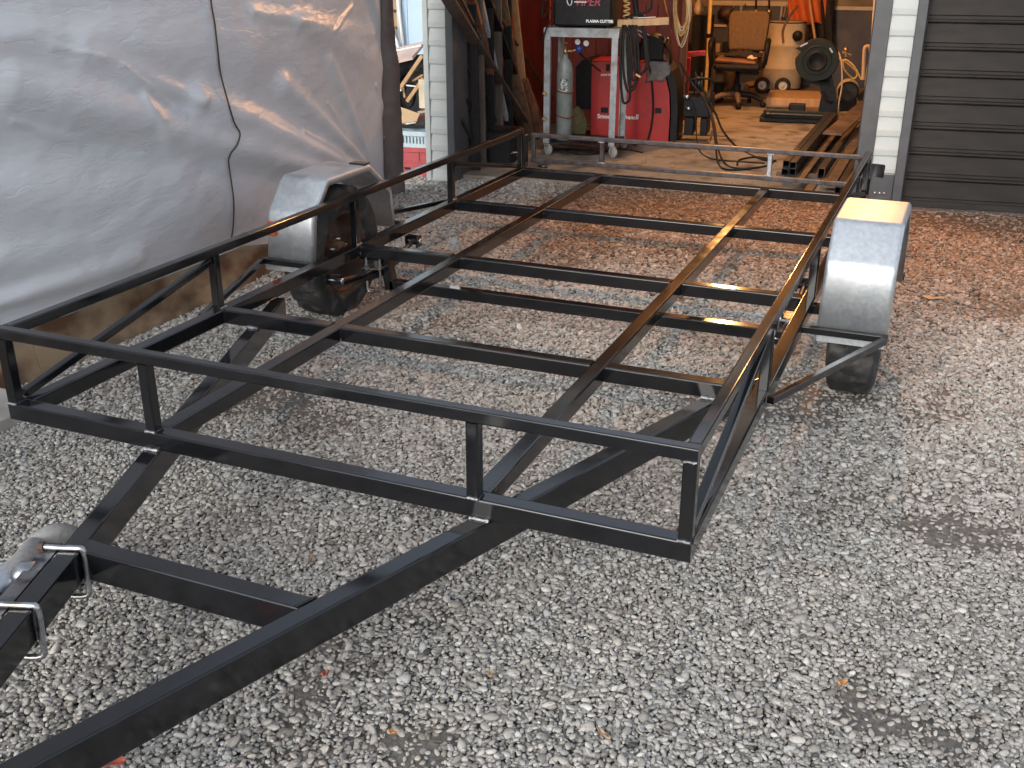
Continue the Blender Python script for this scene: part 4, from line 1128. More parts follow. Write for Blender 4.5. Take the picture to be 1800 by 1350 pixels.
MB().tube([rgp + Vector((.0, 0, -.03)), rgp + Vector((.05, .1, -.1)), rgp + Vector((.12, .3, -.2))], .008, 8, 4).build('gas_hose', CABLE, gc, MBLD)
# sticker: a torn dark and white label
P = []
for k in range(9):
    a = R(-115 + 62 * k / 8)
    P.append([GC + Vector((math.cos(a) * (rr + .0006), math.sin(a) * (rr + .0006), z)) for z in (.40, .43, .46, .50)])
MB().grid(P).build('label', mat('torn_label', (.03, .05, .04), (.5, .52, .5), rough=.5, scale=60, lo=.47, hi=.53), gc, MBLD)
for z in (.195, .395):
    MB().tube([GC + Vector((math.cos(R(a)) * (rr + .006), math.sin(R(a)) * (rr + .006), z + .008 * math.sin(R(a * 2)))) for a in range(-200, 30, 15)], .005, 6).build('strap', REDP, gc, MBLD)
    tag(MB().box((UL - .012, VF - .03, .141 + z), (.03, .012, .025), Matrix.Rotation(.5, 4, 'Y'), .003).build('padlock', BRASS, None, MBLD), 'brass padlock on the ' + ('lower' if z < .3 else 'upper') + ' cylinder strap', 'padlock', 'padlocks on the cylinder straps')
pc = bthing('plasma_cutter', 'black plasma cutter box on top of the welding cart', 'plasma cutter', (.77, 1.4, ZT))
bb(.535, 1.0, 1.16, 1.56, ZT + .012, ZT + .35, .012).build('case', CASE, pc, MBLD)
for u_ in (.56, .97):
    for v_ in (1.19, 1.53):
        MB().lathe([(.0001, 0), (.014, 0), (.012, .0125), (.0001, .0125)], (u_, v_, ZT), (0, 0, 1), 10).build('foot', RUB, pc, MBLD)
RX = MBLD @ Matrix.Translation((.80, 1.159, 1.088)) @ Matrix.Rotation(R(90), 4, 'X')
text('lettering', 'PLASMA CUTTER', .029, WHITE, pc, RX, bold=.0012)
text('lettering', 'VIPER', .085, REDPRINT, pc, MBLD @ Matrix.Translation((.70, 1.159, 1.213)) @ Matrix.Rotation(R(90), 4, 'X'), shear=.25, bold=.001)
text('lettering', 'VIPER', .05, WHITE, pc, MBLD @ Matrix.Translation((.71, 1.1585, 1.238)) @ Matrix.Rotation(R(90), 4, 'X'), shear=.25) if False else None
bb(.70, .80, 1.1575, 1.1592, 1.236, 1.243).build('stripe', WHITE, pc, MBLD)
MB().tube([(.665 + .022 * math.cos(R(a)) * (1 if a < 200 else .8), 1.157, 1.243 + .03 * math.sin(R(a))) for a in range(120, 400, 20)], .004, 6).build('emblem', WHITE, pc, MBLD)
MB().tube([(.53, 1.2, 1.30), (.46, 1.12, 1.22), (.475, 1.08, 1.12), (.52, 1.09, 1.2), (.53, 1.12, 1.12), (.49, 1.09, 1.03), (.462, 1.09, .94)], .006, 8, 6).build('lead', CABLE, pc, MBLD)
# welder
we = bthing('mig_welder', 'red welding machine behind the cart with white lettering', 'welder', (1.05, 2.1, .03))
prof = [(.70, .05), (.692, .715), (1.16, .715), (1.27, .69), (1.345, .60), (1.385, .47), (1.40, .30), (1.40, .05)]
def uvz(poly, v0, v1, name, m, parent):
    n = len(poly)
    mb = MB(); mb.add([(a, v, b) for v in (v0, v1) for a, b in poly], [tuple(range(n)), tuple(range(n, 2 * n))] + [(i, (i + 1) % n, n + (i + 1) % n, n + i) for i in range(n)])
    return mb.build(name, m, parent, MBLD)
uvz(prof, 1.95, 2.38, 'case', WRED, we)
uvz([(1.161, .722), (1.275, .70), (1.358, .605), (1.40, .47), (1.415, .30), (1.415, .04), (1.47, .04), (1.47, .32), (1.45, .50), (1.40, .65), (1.30, .755), (1.161, .765)], 1.94, 2.39, 'front_bezel', CASE, we)
uvz([(.56, .30), (.545, .66), (.60, .72), (.691, .73), (.699, .30)], 1.96, 2.37, 'rear_housing', CASE, we)
bb(.55, 1.47, 1.94, 2.40, .03, .049).build('base', CASE, we, MBLD)
bb(.69, 1.16, 1.945, 2.38, .716, .724, .002).build('lid_seam', WRED, we, MBLD)
for (a, b, c, d) in ((1065, 1072, 113, 125), (1056, 1069, 189, 198), (1151, 1163, 190, 199)):
    p, q = wp(a, d, 1.949), wp(b, c, 1.949)
    bb(p.x, q.x, 1.946, 1.9495, p.z, q.z, .002).build('latch', CASE, we, MBLD)
def wtext(body, px, py, size, shear=0, bold=.001):
    p = wp(px, py, 1.9485)
    text('lettering', body, size, WHITE, we, MBLD @ Matrix.Translation(p) @ Matrix.Rotation(R(90), 4, 'X'), shear, bold)
wtext('Smooth', 1050, 207.5, .052, 0, .0014)
wtext('Advance', 1088.5, 208.5, .048, .25)
wtext('II', 1117.5, 208.5, .052, 0, .0016)
wtext('BOC', 1069, 133.5, .026, .2, .0012)
for k in range(4):
    p = wp(1055.5 + 3 * k, 133.3, 1.9487)
    MB().prism([(0, 0), (.009, 0), (.018, .017), (.009, .017)], p, (1, 0, 0), (0, 0, 1), .0006).build('logo_bar', WHITE, we, MBLD)
MB().tube([wp(1141, 112, 1.93), wp(1146, 150, 1.93), wp(1148, 190, 1.93), wp(1144, 225, 1.93), wp(1138, 248, 1.93)], .008, 8, 5).build('lead', CABLE, we, MBLD)
# leads hung over the cart end
cc = bthing('cable_bundle', 'thick black leads looped over the right end of the welding cart', 'cable', (1.12, 1.2, .6))
for k in range(6):
    dx, dv_, bot = .012 * k, .02 * random.uniform(-1, 1), (180, 160, 152, 140, 132, 128, 150)[k]
    xa, xb = 1092 + 4.5 * k + random.uniform(-2, 3), 1104 + 5.5 * k + random.uniform(-3, 6)
    p = [wp(xa + 4, 44, 1.12 + dv_), wp(xa, 70, 1.09 + dv_), wp(xa - 1 + k, 40 + bot * .5, 1.08 + dv_), wp((xa + xb) / 2 - 3, bot - 4, 1.07 + dv_), wp((xa + xb) / 2 + 4, bot, 1.07 + dv_), wp(xb + 4, bot - 14, 1.07 + dv_), wp(xb + 3, 90, 1.08 + dv_), wp(xb, 62, 1.1), wp(xb - 4, 46, 1.14)]
    MB().tube(p, .0105, 8, 5).build('lead', CABLE, cc, MBLD)
MB().box(wp(1122, 133, 1.05), (.05, .02, .018), Matrix.Rotation(.5, 4, 'Y'), .004).build('clamp_jaw', BRASS, cc, MBLD)
plank('timber_offcut', 'short orange lit plank lying on the right end of the cart', 'plank', (1.02, 1.36, ZT + .03), (1.42, 1.42, ZT + .05), .14, .05, PINE)
tag(MB().box((1.24, 1.38, ZT + .075), (.16, .02, .010), Matrix.Rotation(R(-4), 4, 'Y'), .003).lathe([(.012, -.006), (.022, -.006), (.022, .006), (.012, .006)], (1.155, 1.38, ZT + .072), (0, 0, 1), 12).build('spanner', STEELB, None, MBLD), 'bright spanner lying on the orange lit plank', 'spanner')
hl = []
for k in range(90):
    a = k * .62
    hl.append((1.075 + .026 * math.cos(a), 1.42 + .026 * math.sin(a), ZT + .02 + .0038 * k))
tag(MB().tube(hl, .0055, 6).build('coiled_hose', YCAB, None, MBLD), 'yellow coiled air hose standing beside the plasma cutter', 'hose')
tg_ = bthing('torch_handle', 'black torch and hoses heaped behind the coiled hose', 'torch', (1.18, 1.45, ZT))
MB().tube([(1.12, 1.45, ZT + .28), (1.15, 1.46, ZT + .12), (1.17, 1.45, ZT + .09)], [.026, .022, .016], 10, 4).build('grip', CASE, tg_, MBLD)
MB().tube([(1.24, 1.47, ZT + .30), (1.27, 1.46, ZT + .16), (1.22, 1.45, ZT + .105), (1.14, 1.46, ZT + .105)], .010, 8, 6).build('hose', CABLE, tg_, MBLD)
MB().box((1.14, 1.45, ZT + .08), (.16, .06, .03), None, .01).build('base', CASE, tg_, MBLD)
tag(MB().tube([wp(1118, 52, 1.3), wp(1130, 57, 1.28), wp(1142, 62, 1.26)], [.004, .007, .003], 6).tube([wp(1118, 57, 1.3), wp(1130, 66, 1.28), wp(1140, 70, 1.26)], [.004, .006, .003], 6).build('pliers', STEELB, None, MBLD), 'bright pliers hanging off the cart end', 'pliers')
hm = bthing('welding_helmet', 'black welding helmet resting on the red welder', 'helmet', (1.22, 2.0, .75))
P = []
for i in range(15):
    t = i / 14
    row = []
    for j in range(17):
        a = R(-15 + 210 * j / 16)
        r_ = .15 + .03 * math.sin(math.pi * t)
        row.append(Vector((1.235 + r_ * math.cos(a) * (1 - .25 * t), 1.86 + .24 * t - .02 * math.sin(a), .74 + (r_ * 1.35 * max(math.sin(a), -.12)) * (1 - .35 * t * t))))
    P.append(row)
MB().grid(P).build('shell', CASE, hm, MBLD)
MB().tube([(1.36, 1.90, .76), (1.33, 1.9, .86), (1.36, 1.88, .93)], .008, 6).build('headband', STEELD, hm, MBLD)
bb(1.13, 1.33, 1.855, 1.875, .75, .95, .03).build('visor', CASE, hm, MBLD)
P = []
for i in range(9):
    z = .735 - .155 * (i / 8)
    P.append([Vector((1.17 + .20 * j / 8 + .02 * math.sin(i * .5) + (.02 if i > 5 else 0) * (4 - j) / 4, 1.932 - .018 * math.sin(math.pi * j / 8) - .006 * math.sin(i + j), z - .025 * abs(j - 5) / 5 * (i / 8))) for j in range(9)])
o = MB().grid(P).build('welding_gauntlet', LEATH, None, MBLD); tag(o, 'grey suede gauntlet draped over the red welder edge', 'glove')
sd = o.modifiers.new('t', 'SOLIDIFY'); sd.thickness = .012; sd.offset = 1
bagp = (.615, 2.02)
tag(MB().blob((.60, 1.86, .19), (.085, .07, .16), 5, 3, .12).build('canvas_bag', OLIVE, None, MBLD), 'olive canvas bag on the floor behind the gas cylinder', 'bag')

# ------------------------------------------------------------------ workshop: middle and back
wf = bthing('wire_feeder', 'black wire feeder unit on a low frame right of the red welder', 'wire feeder', (1.60, 2.2, .03))
bb(1.50, 1.74, 2.02, 2.40, .26, .44, .012).build('body', CASE, wf, MBLD)
bb(1.52, 1.60, 2.05, 2.35, .10, .255, .006).build('leg_box', CASE, wf, MBLD)
bb(1.66, 1.72, 2.05, 2.35, .10, .255, .006).build('leg_box', CASE, wf, MBLD)
MB().lathe([(.0001, -.03), (.09, -.03), (.10, -.025), (.06, -.02), (.06, .02), (.10, .025), (.09, .03), (.0001, .03)], (1.60, 2.2, .53), (1, .2, 0), 24).build('wire_reel', STEELD, wf, MBLD)
MB().tube([(1.52, 2.1, .44), (1.52, 2.1, .56), (1.72, 2.15, .57), (1.73, 2.15, .44)], .010, 8, 4).build('handle', CASE, wf, MBLD)
MB().tube([(1.46, 1.95, .06), (1.76, 1.95, .06), (1.77, 1.97, .09), (1.77, 2.0, .16)], .008, 8).build('frame', STEELR, wf, MBLD)
MB().tube([(1.46, 2.1, .10), (1.90, 2.1, .10)], .008, 8).build('frame', STEELR, wf, MBLD)
for (x_, y_) in ((1205, 190), (1202, 170)):
    MB().lathe([(.0001, 0), (.016, 0), (.016, .05), (.0001, .05)], wp(x_, y_, 2.0), (1, -.5, 0), 12).build('connector', STEELB, wf, MBLD)
def cable(label, pts, r=.009, m=CABLE):
    P = []
    for t in pts:
        P.append(fp(t[0], t[1], .03 + r * .9) if len(t) == 2 else wp(t[0], t[1], t[2]))
    tag(MB().tube(P, r, 8, 6).build('cable', m, None, MBLD), label, 'cable', 'welding leads on the workshop floor')
cable('black lead falling from the welder helmet to the floor loops', [(1195, 110, 2.0), (1215, 145, 2.0), (1236, 172, 1.9), (1250, 205, 1.7), (1257, 245, 1.4), (1262, 285), (1276, 298), (1320, 297)])
cable('black lead sweeping right from the wire feeder', [(1222, 130, 2.2), (1240, 165, 2.1), (1258, 200, 1.95), (1272, 232, 1.85), (1300, 262), (1340, 280), (1365, 283)])
cable('thin black lead dropping left of the thick leads', [(1215, 175, 2.0), (1223, 210, 1.9), (1225, 245, 1.7), (1232, 268), (1255, 280), (1300, 284), (1345, 287)], .006)
cable('black lead coiled in a loop on the floor behind the tailgate', [(1240, 170, 2.1), (1255, 215, 1.8), (1262, 260, 1.4), (1275, 288), (1300, 296), (1345, 292), (1358, 282), (1330, 276), (1300, 281), (1296, 290)], .008)
cable('brown lead lying flat across the floor front', [(1000, 268), (1040, 272), (1085, 262), (1130, 268)], .006)
rs = bthing('red_stand', 'red painted stand with a long lever behind the wire feeder', 'stand', (1.3, 3.4, .03))
p, q = wp(1190, 97, 3.4), wp(1240, 93, 3.4)
MB().beam(p, q, .05, .05, r=.008).build('lever', WRED, rs, MBLD)
p, q = wp(1200, 128, 3.45), wp(1214, 101, 3.45)
bb(p.x, q.x, 3.42, 3.50, .031, q.z, .01).build('column', WRED, rs, MBLD)
lean('leaning_stick', 'pale timber prop leaning beside the hanging flex', (1204, 158), (1176, 45), 3.1, .03, .02, PINE, 'stick', group=None, ext=.6)
yc_ = bthing('flex_coil', 'coil of yellow and white flex hanging on the partition end', 'cable coil', (1.4, 2.82, 1.0))
for k in range(9):
    cx, cw = 1199 + random.uniform(-3, 3), random.uniform(9, 16)
    bt = random.uniform(38, 88)
    v_ = 2.80 - .008 * k
    p = [wp(cx - cw * .7, -25, v_), wp(cx - cw, 10, v_), wp(cx - cw * .8, bt * .65, v_), wp(cx - cw * .1, bt, v_), wp(cx + cw * .8, bt * .65, v_), wp(cx + cw, 10, v_), wp(cx + cw * .6, -25, v_)]
    MB().tube(p, .006, 6, 5).build('loop', YCAB if k % 3 else PVC, yc_, MBLD)
bset('tool_cabinet', 'black cabinet standing behind the yellow flex', 'cabinet', wp(1214, 90, 5.6).x, wp(1246, 90, 5.6).x, 5.6, 6.0, .031, wp(1230, 28, 5.6).z, CASE, .01)
p = wp(1228, 14, 5.7)
tag(MB().lathe([(.0001, -.10), (.05, -.09), (.06, -.03), (.05, .03), (.02, .06), (.02, .12), (.0001, .12)], (p.x, p.y, wp(1230, 28, 5.6).z + .101), (0, 0, 1), 16).build('storage_jar', CREAM, None, MBLD), 'cream jar standing on the black cabinet', 'jar')
yp = bthing('yellow_pole', 'yellow pole with black collar standing left of the office chair', 'pole', (1.3, 5.2, .03))
a, b = fp(1240, 172), wp(1249, 0, 5.2)
MB().tube([a, a.lerp(b, .62)], .02, 10).build('lower_tube', YCAB, yp, MBLD)
MB().tube([a.lerp(b, .625), a.lerp(b, .66)], .024, 10).build('collar', CASE, yp, MBLD)
MB().tube([a.lerp(b, .665), a.lerp(b, 1.3)], .022, 10).build('upper_tube', YCAB, yp, MBLD)
# tools on the back wall
for k, px in enumerate((1329, 1352)):
    a, b = wp(px, 17, DEPTH - .12), wp(px, -10, DEPTH - .12)
    h_ = bthing('wall_tool', ['brass headed tool hanging above the chair, left one', 'brass headed tool hanging above the chair, right one'][k], 'tool', a, 'tools on the back wall')
    MB().tube([a, b], .012, 8).build('handle', CASE, h_, MBLD)
    MB().lathe([(.0001, -.06), (.03, -.055), (.034, -.01), (.02, .01), (.0001, .01)], a, (0, 0, 1), 12).build('head', BRASS, h_, MBLD)
tag(MB().blob(wp(1276, 22, DEPTH - .16), (.07, .05, .08), 8, 2, .5).build('pulley', STEELR, None, MBLD), 'rusty pulley block hanging on the back wall left of the chair', 'pulley')
# office chair
ch = bthing('office_chair', 'worn tan office chair with black arms in the middle of the workshop', 'chair', (1.76, 4.6, .03))
CX, CV = 1.76, 4.62
P = []
for i in range(13):
    t = i / 12
    z = .60 + .40 * t
    hw = .215 - .03 * (1 - t) ** 2
    if t > .82: hw *= math.sqrt(max(0.02, 1 - ((t - .82) / .185) ** 2)) * .25 + .75
    P.append([Vector((CX + .055 + hw * x_, CV + .23 + .10 * t + .05 * x_ * x_ * -1, z)) for x_ in np.linspace(-1, 1, 11)])
o = MB().grid(P).build('backrest', TAN, ch, MBLD); sd = o.modifiers.new('pad', 'SOLIDIFY'); sd.thickness = .05; sd.offset = 0
MB().box((CX, CV, .455), (.50, .48, .075), None, .03).build('seat', CASE, ch, MBLD)
MB().box((CX - .02, CV - .02, .515), (.44, .42, .045), Matrix.Rotation(R(3), 4, 'Y'), .02).build('seat_pad', CUSH, ch, MBLD)
for s_ in (-1, 1):
    x_ = CX + s_ * .275
    MB().tube([(x_, CV - .16, .46), (x_ + s_ * .02, CV - .22, .60), (x_ + s_ * .02, CV - .17, .70), (x_ + s_ * .02, CV + .02, .72), (x_ + s_ * .02, CV + .12, .68), (x_, CV + .1, .46)], [.018, .02, .03, .03, .022, .018], 10, 5).build('armrest', CASE, ch, MBLD)
MB().lathe([(.0001, .12), (.045, .12), (.045, .26), (.025, .27), (.025, .42), (.0001, .42)], (CX, CV, 0), (0, 0, 1), 16).build('gas_lift', CASE, ch, MBLD)
for k in range(5):
    a = 2 * math.pi * k / 5 + 4.9
    e1 = Vector((CX + .30 * math.cos(a), CV + .30 * math.sin(a), .095))
    st_ = MB().tube([(CX, CV, .16), Vector((CX, CV, .155)).lerp(e1 + Vector((0, 0, .05)), .6), e1], [.035, .03, .02], 10, 5).build('star_leg', CASE if k % 2 else OLDW, ch, MBLD)
    MB().lathe([(.0001, -.022), (.024, -.022), (.028, -.015), (.028, .015), (.024, .022), (.0001, .022)], e1 - Vector((0, 0, .036)), (math.sin(a + .5), -math.cos(a + .5), 0), 14).build('castor', CASE, st_, MBLD)
def cloth(name, label, c, sx, sy, m, seed, cat='cloth', z0=0, amp=.02):
    P = []
    for i in range(15):
        row = []
        for j in range(15):
            x_, y_ = (i / 14 - .5), (j / 14 - .5)
            row.append(Vector((c[0] + x_ * sx, c[1] + y_ * sy, c[2] + amp * (float(vn(x_ * 4 + seed, y_ * 4, 1.3, seed)) - .2) * 2 * (1 - 1.6 * max(abs(x_), abs(y_))) + .01)))
        P.append(row)
    o = MB().grid(P).build(name, m, None, MBLD); sd = o.modifiers.new('t', 'SOLIDIFY'); sd.thickness = .006
    return tag(o, label, cat)
cloth('folded_jacket', 'dark jacket thrown on the office chair seat', (CX + .04, CV + .06, .555), .40, .24, CLOTHB, 12, 'jacket', amp=.06)
cloth('rag', 'pale rag on the right edge of the chair seat', (CX + .15, CV - .17, .54), .10, .09, CREAM, 14, 'rag', amp=.03)
# cream drum on wheels
dm = bthing('steel_drum', 'cream steel drum vacuum on wheels behind the cut-off saw', 'drum', (2.16, 6.05, .03))
DX, DV, DR = 2.165, 6.1, .238
MB().lathe([(.0001, .075), (DR - .01, .075), (DR, .09), (DR, .30), (DR + .008, .31), (DR, .32), (DR, .56), (DR + .008, .57), (DR, .58), (DR, .81), (DR + .006, .82), (DR - .006, .83), (DR - .012, .80), (.0001, .80)], (DX, DV, 0), (0, 0, 1), 40).build('barrel', CREAM, dm, MBLD)
MB().lathe([(DR + .003, .815), (DR + .008, .825), (DR + .003, .835), (DR - .01, .832)], (DX, DV, 0), (0, 0, 1), 40).build('rim', CASE, dm, MBLD)
for dx in (.04, -.20):
    w_ = MB().lathe([(.05, -.02), (.088, -.02), (.094, 0), (.088, .02), (.05, .02)], (DX + dx, DV - DR - .03, .125), (.15, -1, 0), 28).build('wheel', RUB, dm, MBLD)
    MB().lathe([(.0001, .024), (.012, .024), (.014, .018), (.05, .012), (.058, .02), (.06, .0)], (DX + dx, DV - DR - .03, .125), (.15, -1, 0), 24).build('wheel_hub', PVC, w_, MBLD)
MB().tube([wp(1377, 75, DV - .25), wp(1376, 55, DV - .25), wp(1384, 35, DV - .25), wp(1402, 10, DV - .25)], .014, 8, 4).build('hose_pipe', OLDW, dm, MBLD)
MB().lathe([(.0001, -.02), (.05, -.02), (.06, .0), (.05, .02), (.0001, .02)], wp(1402, 63, DV - .24), (0, -1, 0), 18).build('port_cap', CASE, dm, MBLD)
# cut-off saw
sw = bthing('cut_off_saw', 'dark green cut-off saw with a big round blade guard', 'saw', (2.45, 3.65, .03))
SV = 3.62
gcx = wp(1436, 106, SV); gr = .205
poly = []
for a in range(-58, 272, 6):
    r_ = gr * (1 if a < 205 else 1)
    if 140 < a < 176: continue
    poly.append((gcx.x + r_ * math.cos(R(a)), gcx.z + r_ * math.sin(R(a))))
k_ = [i for i, a in enumerate([a for a in range(-58, 272, 6) if not 140 < a < 176]) if a >= 176][0]
poly.insert(k_, (gcx.x - gr * .74, gcx.z + gr * .40)); poly.insert(k_, (gcx.x - gr * 1.05, gcx.z + gr * .52))
gd = uvz(poly, SV - .03, SV + .05, 'blade_guard', SAWG, sw)
mo = gd.modifiers.new('b', 'BEVEL'); mo.width = .008; mo.segments = 2
MB().lathe([(.0001, .012), (.07, .012), (.075, .022), (.09, .024), (.096, .010), (.10, 0)], (gcx.x - .0, SV - .03, gcx.z - .005), (0, -1, 0), 36).build('guard_cover', CASE, gd, MBLD)
MB().lathe([(.125, 0), (.128, .006), (.14, .006), (.143, 0)], (gcx.x, SV - .03, gcx.z), (0, -1, 0), 40).build('guard_rib', SAWG, gd, MBLD)
for (a, b, c, d, an) in ((1405, 1421, 74, 83, -28), (1456, 1466, 83, 94, 55)):
    p = wp((a + b) / 2, (c + d) / 2, SV - .033)
    MB().box(p, (.075 if an < 0 else .05, .003, .016), Matrix.Rotation(R(an), 4, 'Y')).build('guard_label', mat('label_%d' % a, (.4, .42, .42), (.6, .62, .6), rough=.5, scale=150, lo=.4, hi=.6), gd, MBLD)
p, q = fp(1330, 214), fp(1468, 220)
bb(2.09, 2.82, SV - .12, SV + .16, .035, .075, .006).build('base', CASE, sw, MBLD)
bb(2.12, 2.80, SV - .10, SV - .06, .076, .15, .008).build('fence_rail', SAWG, sw, MBLD)
MB().tube([(2.15, SV - .125, .115), (2.74, SV - .125, .115)], .012, 10).build('vice_screw', STEELD, sw, MBLD)
for u_ in (2.17, 2.73):
    MB().lathe([(.0001, 0), (.035, 0), (.035, .02), (.01, .024), (.0001, .024)], (u_, SV - .105, .115), (0, -1, 0), 16).build('knob', CASE, sw, MBLD)
    MB().lathe([(.0001, .0245), (.011, .0245), (.009, .03), (.0001, .03)], (u_, SV - .105, .115), (0, -1, 0), 10).build('screw_end', STEELB, sw, MBLD)
bb(2.36, 2.52, SV - .05, SV + .04, .076, .21, .01).build('vice_jaw', CASE, sw, MBLD)
bb(2.14, 2.36, SV - .02, SV + .02, .15, .18, .006).build('vice_bar', STEELD, sw, MBLD)
uvz([(2.64, .076), (2.84, .076), (2.80, .30), (2.72, .52), (2.64, .56), (2.60, .46), (2.66, .30)], SV + .051, SV + .12, 'arm', CASE, sw)
uvz([(2.52, .40), (2.74, .36), (2.70, .52), (2.56, .56)], SV + .051, SV + .11, 'arm_yoke', SAWG, sw)
MB().tube([wp(1443, 160, SV - .06), wp(1452, 175, SV - .04), wp(1462, 178, SV)], .014, 8, 4).build('spring', STEELD, sw, MBLD)
MB().tube([wp(1474, 92, SV), wp(1479, 110, SV - .05), wp(1480, 150, SV - .1), wp(1474, 185, SV - .12), fp(1474, 214)], .007, 8, 6).build('power_flex', CARD, sw, MBLD)
# electric motor on the floor beside it
em = bthing('electric_motor', 'cream electric motor with round fan grille right of the saw', 'motor', (2.95, 4.5, .03))
p = wp(1491, 161, 4.5)
MB().lathe([(.0001, -.22), (.10, -.22), (.115, -.19), (.115, -.03), (.105, 0)], p, (0, -1, 0), 28).build('casing', CREAM, em, MBLD)
MB().lathe([(.085, 0), (.105, 0), (.108, .015), (.098, .025), (.085, .02)], p, (0, -1, 0), 28).build('fan_cowl', CASE, em, MBLD)
MB().lathe([(.0001, .004), (.086, .002)], p, (0, -1, 0), 24).build('fan', STEELD, em, MBLD)
for k in range(6):
    a = math.pi * k / 6
    MB().beam(p + Vector((.086 * math.cos(a), -.016, .086 * math.sin(a))), p - Vector((.086 * math.cos(a), .016, .086 * math.sin(a))), .004, .004).build('grille_bar', CASE, em, MBLD)
bb(p.x - .10, p.x + .10, 4.53, 4.70, .031, p.z - .09, .01).build('foot', CASE, em, MBLD)
tag(MB().tube([wp(1470, 100, 4.4), wp(1490, 112, 4.45), wp(1506, 128, 4.45), wp(1500, 138, 4.45), wp(1484, 122, 4.4), wp(1484, 105, 4.4), wp(1500, 115, 4.4), wp(1514, 140, 4.4)], .009, 8, 6).build('motor_flex', YCAB, None, MBLD), 'tangled yellow flex above the electric motor', 'cable')
tag(MB().tube([wp(1487, 100, 4.8), wp(1487, 88, 4.8)], .02, 10).tube([wp(1481, 92, 4.8), wp(1497, 97, 4.8)], .012, 8).blob(wp(1487, 87, 4.8), (.03, .03, .03), 4).build('brass_fitting', BRASS, None, MBLD), 'brass tap fitting standing behind the motor', 'tap')
bset('wooden_pallet_box', 'low sawn timber box lying behind the saw', 'box', wp(1346, 190, 4.75).x, wp(1450, 190, 4.75).x, 4.75, 5.5, .031, .115, PINE, .004)
# coats on the back wall
def coat(name, label, x0, x1, top, bot, v, m, seed, cat='coat'):
    P = []
    for i in range(17):
        t = i / 16
        row = []
        for j in range(19):
            s_ = j / 18
            px = x0 + (x1 - x0) * s_ + 5 * math.sin(t * 3 + seed) * (s_ - .5)
            py = top + (bot - top) * t + 6 * abs(math.sin(s_ * 7 + seed)) * t
            q_ = wp(px, py, v - .05 * math.sin(s_ * 17 + 2.2 * math.sin(t * 2 + seed)) * (.4 + .6 * t) - .05 * math.sin(math.pi * s_))
            row.append(q_)
        P.append(row)
    o = MB().grid(P).build(name, m, None, MBLD); sd = o.modifiers.new('t', 'SOLIDIFY'); sd.thickness = .012
    tag(o, label, cat, 'workwear on the back wall')
coat('hi_vis_vest', 'orange high visibility vest hanging above the drum', 1386, 1452, -40, 38, 6.45, ORNG, 1.0, 'vest')
coat('work_coat', 'dark brown work coat hanging right of the orange vest', 1422, 1466, -20, 82, 6.5, CLOTHB, 2.3)
coat('work_coat', 'long dark coat hanging behind the saw guard', 1404, 1430, 10, 74, 6.55, OLDW, 4.1)
lean('timber_pole', 'pale tool pole leaning in front of the coats', (1440, 120), (1424, 8), 6.2, .03, .03, PINE, 'pole', vb=5.9, group=None, tubular=True, ext=.2)

# ------------------------------------------------------------------ steel stock along the right side of the bay
def stock(name, label, a, b, w, h, z, m, hollow=0, r=.003, va=None):
    p, q = fp(*a), fp(*b)
    p.z = q.z = z + h / 2
    tag(MB().beam(p, q, w, h, (0, 0, 1), r, hollow).build(name, m, None, MBLD), label, 'steel length', 'steel stock along the right of the bay')
EA, EB = fp(1384, 322), fp(1470, 214)
dirv = (EB - EA).normalized(); perp = Vector((dirv.y, -dirv.x, 0))
bearer = fp(1376, 318)
for k in range(4):
    o_ = EA + perp * (-.0265 if k % 2 == 0 else .0265) + dirv * (.02 * (k % 3))
    z_ = .085 if k < 2 else .137
    tag(MB().beam(Vector((o_.x, o_.y, z_ + .025)), Vector((o_.x, o_.y, z_ + .025)) + dirv * 2.7, .05, .05, (0, 0, 1), .004, .004).build('box_section', STEELD, None, MBLD),
        ['lower left', 'lower right', 'upper left', 'upper right'][k] + ' box section of the four-tube bundle on the floor', 'steel length', 'steel stock along the right of the bay')
tag(MB().box((EA.x + .06, EA.y + .12, .057), (.30, .07, .052), None, .003).build('bearer_block', DKW, None, MBLD), 'dark timber block under the box section bundle', 'block')
def run(name, label, off, s0_, s1_, w, h, z, m, hollow=0, yaw=0):
    d_ = Matrix.Rotation(yaw, 3, 'Z') @ dirv
    o_ = EA + perp * off + dirv * s0_
    a = Vector((o_.x, o_.y, z + h / 2))
    tag(MB().beam(a, a + d_ * (s1_ - s0_), w, h, (0, 0, 1), .003, hollow).build(name, m, None, MBLD), label, 'steel length', 'steel stock along the right of the bay')
run('flat_bar', 'rusty flat bar right of the box section bundle', .10, -.28, 2.9, .06, .012, .085, STEELR)
run('flat_bar', 'wide rusty plate strip lying low beside the bundle', .175, -.30, 3.2, .08, .01, .032, STEELR)
run('steel_channel', 'dark open channel with a square black end', .235, -.02, 1.2, .05, .075, .085, STEELD, .005)
run('flat_bar', 'broad rusty flange beam right of the dark channel', .32, -.18, 3.4, .09, .05, .055, STEELR, 0)
run('flat_bar', 'long rust brown angle rising along the right jamb', .44, -.25, 3.6, .05, .07, .032, STEELR, 0, -.02)
run('steel_channel', 'black channel length lying against the right jamb', .39, -.3, 2.4, .05, .06, .031, STEELD, .004)
run('timber_plank', 'long rusty brown plate on top of the far stock', .15, 1.35, 3.6, .16, .012, .19, STEELR, 0, -.05)
